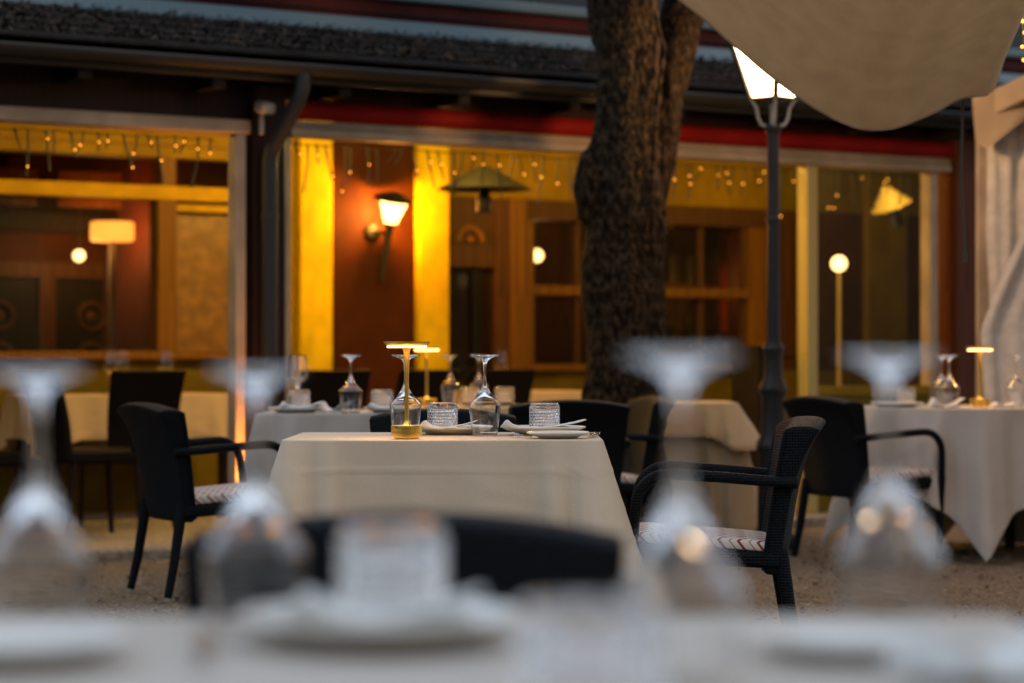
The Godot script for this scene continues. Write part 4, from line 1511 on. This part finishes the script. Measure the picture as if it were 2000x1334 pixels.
func lights_and_tent() -> void:
	make_street_lamp("iron street lamp with a lit four-sided lantern behind the canopy edge", Vector3(1.361, 0, -12.6))
	# canopy: a sagging sheet of canvas whose lowest fold hangs in front of the lantern
	var t := thing("canopy", "beige canvas canopy sagging into the top right corner", "canopy", Vector3(1.4, 1.9, -9.5))
	var edge := [[-0.55, 3.4], [0.2, 2.75], [0.664, 2.41], [0.865, 2.24], [1.127, 2.03], [1.288, 1.937], [1.408, 1.903], [1.529, 1.915], [1.69, 1.985], [1.77, 2.026], [1.871, 2.04], [1.905, 2.09], [1.94, 2.21], [1.99, 2.41], [2.1, 2.9]]
	var cv := Curve2D.new()
	for k in edge.size():
		var a := Vector2(edge[maxi(k - 1, 0)][0], edge[maxi(k - 1, 0)][1])
		var b := Vector2(edge[mini(k + 1, edge.size() - 1)][0], edge[mini(k + 1, edge.size() - 1)][1])
		cv.add_point(Vector2(edge[k][0], edge[k][1]), (a - b) * 0.16, (b - a) * 0.16)
	var nz := FastNoiseLite.new()
	nz.seed = 12
	nz.frequency = 0.9
	var m := MB.new()
	var rows := []
	var n := 90
	for j in range(-8, 31):
		var row := PackedVector3Array()
		for k in n + 1:
			var p := cv.sample_baked(cv.get_baked_length() * k / n, true)
			var f := j / 30.0
			var z := -9.5
			var y := p.y
			if j < 0:   # behind the lowest fold the sheet climbs again
				z -= 0.9 * -f * 2.2
				y += (3.3 - p.y) * pow(-f * 3.4, 1.5) * 0.6
			else:
				z += 2.6 * (1.0 - pow(1.0 - f, 1.5)) 
				y += (3.3 - p.y) * pow(f, 0.85) + 0.012 * f
			var low := smoothstep(0.015, 0.06, f) * exp(-pow((p.y - 1.93) / 0.09, 2.0)) * exp(-pow(f * 9.0, 2.0))
			var w := nz.get_noise_2d(p.x * 3.0, f * 5.0) * 0.015 + low * nz.get_noise_2d(p.x * 24.0, f * 60.0) * 0.07
			row.append(Vector3(p.x - 1.4 + (p.x - 1.4) * 0.25 * maxf(f, 0.0), y - 1.9 + w * 0.3, z + 9.5 + w))
		rows.append(row)
	m.patch(rows)
	part(t, "sheet", m, M.canvas)
	m = MB.new()
	var hem := []
	for k in n + 1:
		var p := cv.sample_baked(cv.get_baked_length() * k / n, true)
		hem.append(rows[8][k] + Vector3(0, -0.001, -0.002))
	m.tube(hem, [0.005], 6)
	part(t, "hem", m, M.canvas)
	m = MB.new()
	m.tube([Vector3(0.38, 0.12, -0.05), Vector3(0.372, -0.2, -0.03), Vector3(0.385, -0.5, -0.02)], [0.006], 6)
	m.box(Vector3(0.384, -0.5, -0.02), Vector3(0.016, 0.05, 0.016), 0.004)
	part(t, "tie_cord", m, M.cord)
	# tent frame and curtains at the right
	t = thing("tent_frame", "pale tent beam with a bracket plate at the right edge", "tent frame", Vector3(2.52, 0, -13.3))
	m = MB.new()
	m.box(Vector3(0.6, 2.63, 0.95), Vector3(0.05, 0.13, 2.1), 0.008, Basis(Vector3.UP, 0.588) * Basis(Vector3.RIGHT, -0.27))
	part(t, "beam", m, M.white_paint)
	m = MB.new()
	m.patch([PackedVector3Array([Vector3(-0.02, 2.42, 0.2), Vector3(0.0, 2.16, 0.2), Vector3(0.0, 2.16, 0.16), Vector3(-0.02, 2.42, 0.16), Vector3(-0.02, 2.42, 0.2)]), PackedVector3Array([Vector3(0.12, 2.47, 0.24), Vector3(0.05, 2.13, 0.22), Vector3(0.05, 2.13, 0.18), Vector3(0.12, 2.47, 0.2), Vector3(0.12, 2.47, 0.24)]), PackedVector3Array([Vector3(0.3, 2.42, 0.34), Vector3(0.26, 2.30, 0.34), Vector3(0.26, 2.30, 0.3), Vector3(0.3, 2.42, 0.3), Vector3(0.3, 2.42, 0.34)])])
	part(t, "bracket_plate", m, M.white_paint)
	m = MB.new()
	var top := []
	for j in 13:
		var row := PackedVector3Array()
		for k in 25:
			var x := -0.35 + k * 0.2
			var z := -1.2 + j * 0.5
			row.append(Vector3(x, 3.12 + 0.16 * (x + 0.35) - 0.10 * sin(PI * k / 24.0) - 0.08 * sin(PI * j / 12.0), z))
		top.append(row)
	m.patch(top)
	part(t, "roof_sheet", m, M.canvas_lined)
	boxpart(t, "post", Vector3(0.03, 0, 0.0), Vector3(0.09, 2.40, 0.06), M.white_paint)
	for q in [["long pale tent curtain hanging in folds behind the right hand table", 0], ["swept tent curtain drawn aside in a diagonal fold at the right edge", 1]]:
		m = MB.new()
		rows = []
		for j in 41:
			var f := j / 40.0
			var row := PackedVector3Array()
			for k in 91:
				var u := k / 90.0
				if q[1] == 0:
					var x := lerpf(0.07, 1.2, u) + 0.02 * f
					var fold := 0.06 * sin(u * 34.0 + 1.5 * nz.get_noise_2d(u * 4.0, f * 1.5)) * (0.55 + 0.45 * f) + 0.02 * sin(u * 71.0)
					row.append(Vector3(x, lerpf(2.22 + x * 0.45, 0.02, f), 0.02 + x * 0.9 + fold))
				else:   # pulled towards the lower left, where it is tied
					var pull := clampf(f / 0.44, 0.0, 1.0)
					var x0 := lerpf(0.40, 0.0, pull) + 0.05 * clampf((f - 0.44) / 0.56, 0.0, 1.0) - 0.02 * sin(pull * PI)
					var x := lerpf(x0, 1.2, u)
					var fold := 0.035 * sin(u * 26.0 + f * 3.0) * (1.0 - 0.5 * pull) + 0.02 * sin(u * 60.0)
					row.append(Vector3(x, lerpf(2.05 + x * 0.3, 0.02, f), 0.22 + x * 0.9 + fold))
			rows.append(row)
		m.patch(rows)
		var o := part(self, "curtain", m, M.curtain)
		tag(o, q[0], "curtain", "tent curtains at the right")
		o.position = Vector3(2.52, 0, -13.35 if q[1] == 0 else -13.25)
	# fairy lights hanging at the right edge
	t = thing("fairy_lights", "single strand of yellow fairy lights hanging in the top right corner", "fairy lights", Vector3(2.325, 3.0, -11.0))
	m = MB.new()
	m.tube([Vector3(0, 0, 0), Vector3(0.004, -0.3, 0.01), Vector3(0.0, -0.66, 0)], [0.0025], 6)
	part(t, "wire", m, M.wire)
	var ball := MB.new()
	ball.lathe([Vector2(0, -0.005), Vector2(0.004, -0.0035), Vector2(0.005, 0), Vector2(0.004, 0.0035), Vector2(0, 0.005)], 8)
	var bulb := ball.done()
	for k in 12:
		var o := part(t, "bulb_light", bulb, M.bulb_glow)
		if k == 6:
			omni("string_lamp", Vector3(0.02, -0.4, 0.1), Color(1.0, 0.72, 0.40), 0.4, 0.05, t)
		o.position = Vector3(0.006 * sin(k * 2.3), -0.05 - k * 0.053 + 0.01 * sin(k * 5.0), 0.008)


func middle_tables() -> void:
	# table behind the main one, to its left
	var g := "tables laid in the courtyard"
	var gc := "cloths on the courtyard tables"
	var gw := "upside-down wine glasses on the tables behind"
	var gt := "hobnail tumblers on the tables behind"
	var gl := "brass table lamps"
	var gp := "plates on the tables behind"
	make_table("square table under a grey-lit cloth behind the main table, at its left", Vector3(-0.735, 0, -11.34), 0.0, 0.423, 0.40, g)
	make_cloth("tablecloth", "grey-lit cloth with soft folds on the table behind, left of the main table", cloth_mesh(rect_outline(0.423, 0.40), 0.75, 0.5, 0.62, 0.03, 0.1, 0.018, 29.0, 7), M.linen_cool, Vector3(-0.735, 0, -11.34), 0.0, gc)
	var tm := tumbler_mesh()
	var pm := plate_mesh(0.135, 0.024)
	var glass := func(label: String, at: Vector3) -> void:
		make_wine_glass("tall", label, at, gw)
	var tumbler := func(label: String, at: Vector3) -> void:
		var o := part(self, "tumbler", tm, M.glass)
		tag(o, label, "tumbler", gt)
		o.position = at
	var plate := func(label: String, at: Vector3) -> void:
		var o := part(self, "plate", pm, M.china)
		tag(o, label, "plate", gp)
		o.position = at
	plate.call("pale plate at the left end of the table behind the main table", Vector3(-0.99, 0.7525, -11.1))
	tumbler.call("tumbler on the left plate of the table behind the main table", Vector3(-0.98, 0.7585, -11.14))
	make_napkin("white napkin folded on the left rear table, beside its tumbler", Vector3(-0.96, 0.772, -11.03), 0.2, 0.2, 0.09, 0.03, 3)
	make_napkin("white crumpled napkin lying between plate and glass on the left rear table", Vector3(-0.82, 0.754, -11.05), -0.4, 0.15, 0.09, 0.05, 4)
	glass.call("upside-down wine glass at the front edge of the left rear table", Vector3(-0.733, 0.7525, -11.0))
	plate.call("pale plate at the right end of the left rear table, beside the main lamp", Vector3(-0.55, 0.7525, -11.1))
	tumbler.call("tumbler on the right plate of the left rear table", Vector3(-0.60, 0.7585, -11.16))
	make_napkin("peach-lit napkin on the right plate of the left rear table", Vector3(-0.57, 0.772, -11.03), 0.0, 0.18, 0.08, 0.02, 6)
	var o := make_wine_glass("tall", "upright wine glass at the back left corner of the left rear table", Vector3(-1.02, 0.7525 + 0.264, -11.5), gw)
	o.rotation.x = PI
	# table further back, behind the main lamp
	make_table("table hidden behind the wicker chairs, carrying the second brass lamp", Vector3(-0.19, 0, -12.7), 0.0, 0.45, 0.38, g)
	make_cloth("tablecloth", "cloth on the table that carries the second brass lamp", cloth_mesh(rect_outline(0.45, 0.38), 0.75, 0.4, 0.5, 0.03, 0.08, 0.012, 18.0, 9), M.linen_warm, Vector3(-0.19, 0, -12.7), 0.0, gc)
	make_lamp("brass table lamp seen just right of the main lamp, further back", Vector3(-0.437, 0.7525, -12.4), gl)
	glass.call("upside-down wine glass right of the second brass lamp", Vector3(-0.328, 0.7525, -12.9))
	glass.call("upside-down wine glass seen just left of the main table's right wine glass, further back", Vector3(-0.173, 0.7525, -12.65))
	tumbler.call("tumbler seen between two wine glasses on the second lamp's table", Vector3(-0.215, 0.7525, -12.45))
	tumbler.call("tumbler at the right end of the second lamp's table", Vector3(-0.04, 0.7525, -12.5))
	# table right of the tree, with a short top cloth over a long one
	make_table("table right of the tree under two layered cloths", Vector3(0.90, 0, -13.55), 0.0, 0.33, 0.33, g)
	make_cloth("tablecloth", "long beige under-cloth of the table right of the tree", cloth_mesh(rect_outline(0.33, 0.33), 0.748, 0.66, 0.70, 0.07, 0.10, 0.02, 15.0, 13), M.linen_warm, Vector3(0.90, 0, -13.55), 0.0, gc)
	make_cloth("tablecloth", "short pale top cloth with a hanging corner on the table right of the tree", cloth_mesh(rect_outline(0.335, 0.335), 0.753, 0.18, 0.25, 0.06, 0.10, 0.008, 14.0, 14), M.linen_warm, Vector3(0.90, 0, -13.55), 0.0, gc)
	# round table at the right edge
	make_table("round table under a long cloth at the right edge", Vector3(2.32, 0, -12.45), 0.0, 0.55, 0.55, g, true)
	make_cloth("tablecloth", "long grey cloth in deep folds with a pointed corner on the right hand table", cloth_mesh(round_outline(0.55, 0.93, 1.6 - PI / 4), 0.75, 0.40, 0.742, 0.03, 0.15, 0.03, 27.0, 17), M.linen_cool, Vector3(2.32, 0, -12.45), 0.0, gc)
	plate.call("pale plate on the left of the right hand table", Vector3(1.95, 0.7525, -12.25))
	tumbler.call("tumbler on the right hand table, left of its wine glasses", Vector3(2.03, 0.7525, -12.48))
	glass.call("upside-down wine glass on the right hand table, nearest to its lamp", Vector3(2.215, 0.7525, -12.25))
	glass.call("upside-down wine glass behind the one nearest the right hand lamp", Vector3(2.24, 0.7525, -12.62))
	make_lamp("brass table lamp on the right hand table before the curtain", Vector3(2.38, 0.7525, -12.3), gl)
	glass.call("upside-down wine glass at the right edge of the picture, right of the lamp", Vector3(2.56, 0.7525, -12.3))
	make_napkin("warm-lit crumpled napkin under the wine glasses of the right hand table", Vector3(2.17, 0.754, -12.1), 0.1, 0.17, 0.09, 0.05, 8)
	make_napkin("warm-lit napkin right of the brass lamp at the right edge", Vector3(2.46, 0.754, -12.12), 0.2, 0.12, 0.07, 0.02, 9)
	# wicker armchairs
	var c := make_wicker_chair("dark wicker armchair with red chevron cushion drawn up to the main table's right end", Vector3(0.637, 0, -7.88), -PI / 2 - 0.06, "dark wicker armchairs in the courtyard")
	c.rotation.z = 0.0
	dup(c, Vector3(-1.27, 0, -10.32), deg_to_rad(118), "dark wicker armchair seen from behind left of the main table")
	dup(c, Vector3(-0.245, 0, -8.72), 0.04, "wicker armchair tucked in behind the main table, mostly hidden by its glasses")
	dup(c, Vector3(0.231, 0, -11.17), PI + 0.1, "wicker armchair with a high arched back behind the main table's right tumbler")
	dup(c, Vector3(0.40, 0, -11.85), -PI / 2 + 0.2, "wicker armchair standing against the tree's foot")
	dup(c, Vector3(1.77, 0, -11.98), deg_to_rad(118), "dark wicker armchair seen from behind at the right hand table")
	dup(c, Vector3(-0.152, 0, -2.74), -0.07, "blurred wicker armchair at the far side of the nearest table")


func main_table() -> void:
	make_table("main table in focus, laid for two under a pale linen cloth", Vector3(-0.2175, 0, -7.925), 0.0, 0.5, 0.372, "tables laid in the courtyard")
	make_cloth("tablecloth", "pale linen cloth with ironed creases on the main table in focus", cloth_mesh(rect_outline(0.5, 0.372), 0.75, 0.44, 0.56, 0.025, 0.15, 0.010, 13.0, 2, [0.097, 0.31]), M.linen, Vector3(-0.2175, 0, -7.925), 0.0, "cloths on the courtyard tables")
	make_lamp("brass table lamp in focus at the front of the main table", Vector3(-0.332, 0.7525, -7.63), "brass table lamps")
	make_wine_glass("tall", "upside-down wine glass directly behind the main table's brass lamp", Vector3(-0.348, 0.7525, -7.9), "upside-down wine glasses on the main table")
	make_wine_glass("tall", "upside-down wine glass in focus between the two tumblers of the main table", Vector3(-0.0886, 0.7525, -7.89), "upside-down wine glasses on the main table")
	var pm := plate_mesh(0.14, 0.027)
	var tm := tumbler_mesh()
	for q in [["plate", pm, "cream plate with napkin and tumbler right of the main table's lamp", -0.199, 0.7525, -8.08], ["plate", pm, "cream plate with napkin and tumbler at the main table's right end", 0.105, 0.7525, -8.03], ["plate", plate_mesh(0.1, 0.02), "small cream side plate at the front right of the main table", 0.146, 0.7525, -7.68]]:
		var o := part(self, q[0], q[1], M.china)
		tag(o, q[2], "plate", "plates on the main table")
		o.position = Vector3(q[3], q[4], q[5])
	for q in [["hobnail tumbler on the plate right of the main table's lamp", -0.232, -8.085], ["hobnail tumbler on the right hand plate of the main table", 0.108, -8.04]]:
		var o := part(self, "tumbler", tm, M.glass)
		tag(o, q[0], "tumbler", "hobnail tumblers on the main table")
		o.position = Vector3(q[1], 0.7582, q[2])
	make_napkin("white napkin with a curled end on the plate right of the main lamp", Vector3(-0.212, 0.769, -7.985), -0.05, 0.19, 0.085, 0.027, 1)
	make_napkin("white napkin with raised ends across the main table's right hand plate", Vector3(0.103, 0.771, -7.95), 0.05, 0.28, 0.075, 0.03, 2)
	make_cutlery("fork", "steel fork lying left of the small side plate on the main table", Vector3(0.035, 0.7525, -7.72), 0.25)
	make_cutlery("knife", "steel knife lying at the right end of the main table", Vector3(0.255, 0.7525, -7.82), -0.06)
	make_cutlery("fork", "steel fork beside the knife at the right end of the main table", Vector3(0.268, 0.7525, -7.80), -0.1)


func near_table() -> void:
	make_table("nearest table, blurred across the bottom of the picture", Vector3(-0.225, 0, -1.8), 0.0, 0.725, 0.65, "tables laid in the courtyard")
	make_cloth("tablecloth", "pale cloth of the nearest, blurred table", cloth_mesh(rect_outline(0.725, 0.65), 0.75, 0.35, 0.45, 0.02, 0.08, 0.008, 14.0, 21), M.linen_cool, Vector3(-0.225, 0, -1.8), 0.0, "cloths on the courtyard tables")
	var gw := "blurred upside-down wine glasses on the nearest table"
	make_wine_glass("wide", "large blurred wine glass standing over the right hand plate in the foreground", Vector3(0.358, 0.7525, -2.3), gw)
	make_wine_glass("wide", "nearest and largest blurred wine glass, right of the blurred chair back", Vector3(0.1355, 0.7525, -1.95), gw)
	make_wine_glass("short", "blurred wine glass at the left edge of the foreground", Vector3(-0.4505, 0.7525, -2.3), gw)
	make_wine_glass("short", "blurred wine glass left of the foreground tumbler", Vector3(-0.252, 0.7525, -2.38), gw)
	for q in [[0.132, 0.027, "large blurred plate with napkin and tumbler in the foreground", -0.12, -2.22], [0.085, 0.018, "blurred side plate at the right of the foreground", 0.294, -2.12], [0.1, 0.022, "blurred plate cut by the left edge of the foreground", -0.427, -2.08]]:
		var o := part(self, "plate", plate_mesh(q[0], q[1]), M.china)
		tag(o, q[2], "plate", "blurred plates on the nearest table")
		o.position = Vector3(q[3], 0.7525, q[4])
	var tm := tumbler_mesh()
	for q in [["blurred tumbler standing on the large foreground plate", -0.112, 0.7582, -2.26], ["blurred tumbler nearest to the camera at the bottom of the picture", 0.0515, 0.7525, -1.60]]:
		var o := part(self, "tumbler", tm, M.glass)
		tag(o, q[0], "tumbler", "blurred tumblers on the nearest table")
		o.position = Vector3(q[1], q[2], q[3])
	make_napkin("blurred white napkin folded on the large foreground plate", Vector3(-0.113, 0.775, -2.15), 0.0, 0.175, 0.07, 0.028, 31)
	make_napkin("blurred white napkin at the bottom right corner", Vector3(0.39, 0.754, -1.96), 0.5, 0.16, 0.1, 0.03, 32)
	make_cutlery("knife", "blurred knife left of the large foreground plate", Vector3(-0.27, 0.7525, -2.12), 0.1)


func hedge() -> void:
	# added hedges, out of the picture: they darken what panes and glasses reflect
	var rng := RandomNumberGenerator.new()
	rng.seed = 8
	for q in [["tall dark unseen hedge added behind the camera", Vector3(0, 0, 9), 0.0, 15.0], ["tall dark unseen hedge added on the right", Vector3(15, 0, -3), PI / 2, 12.0], ["tall dark unseen hedge added on the left", Vector3(-15, 0, -3), -PI / 2, 12.0]]:
		var t := thing("hedge", q[0], "hedge", q[1], q[2], "unseen hedges added round the courtyard")
		var m := MB.new()
		m.box(Vector3(0, 2.7, 0.6), Vector3(q[3] * 2.0, 5.4, 1.0), 0.3)
		part(t, "inner_growth", m, M.leaf_green)
		var xs := []
		for k in 7000:
			xs.append(Transform3D(Basis.from_euler(Vector3(rng.randf() * TAU, rng.randf() * TAU, rng.randf() * TAU)).scaled(Vector3.ONE * rng.randf_range(0.08, 0.18)), Vector3(rng.randf_range(-q[3], q[3]), pow(rng.randf(), 0.8) * 5.7, rng.randf_range(-0.3, 0.3))))
		scatter(t, "foliage", leaf_mesh(), M.leaf_green, xs)
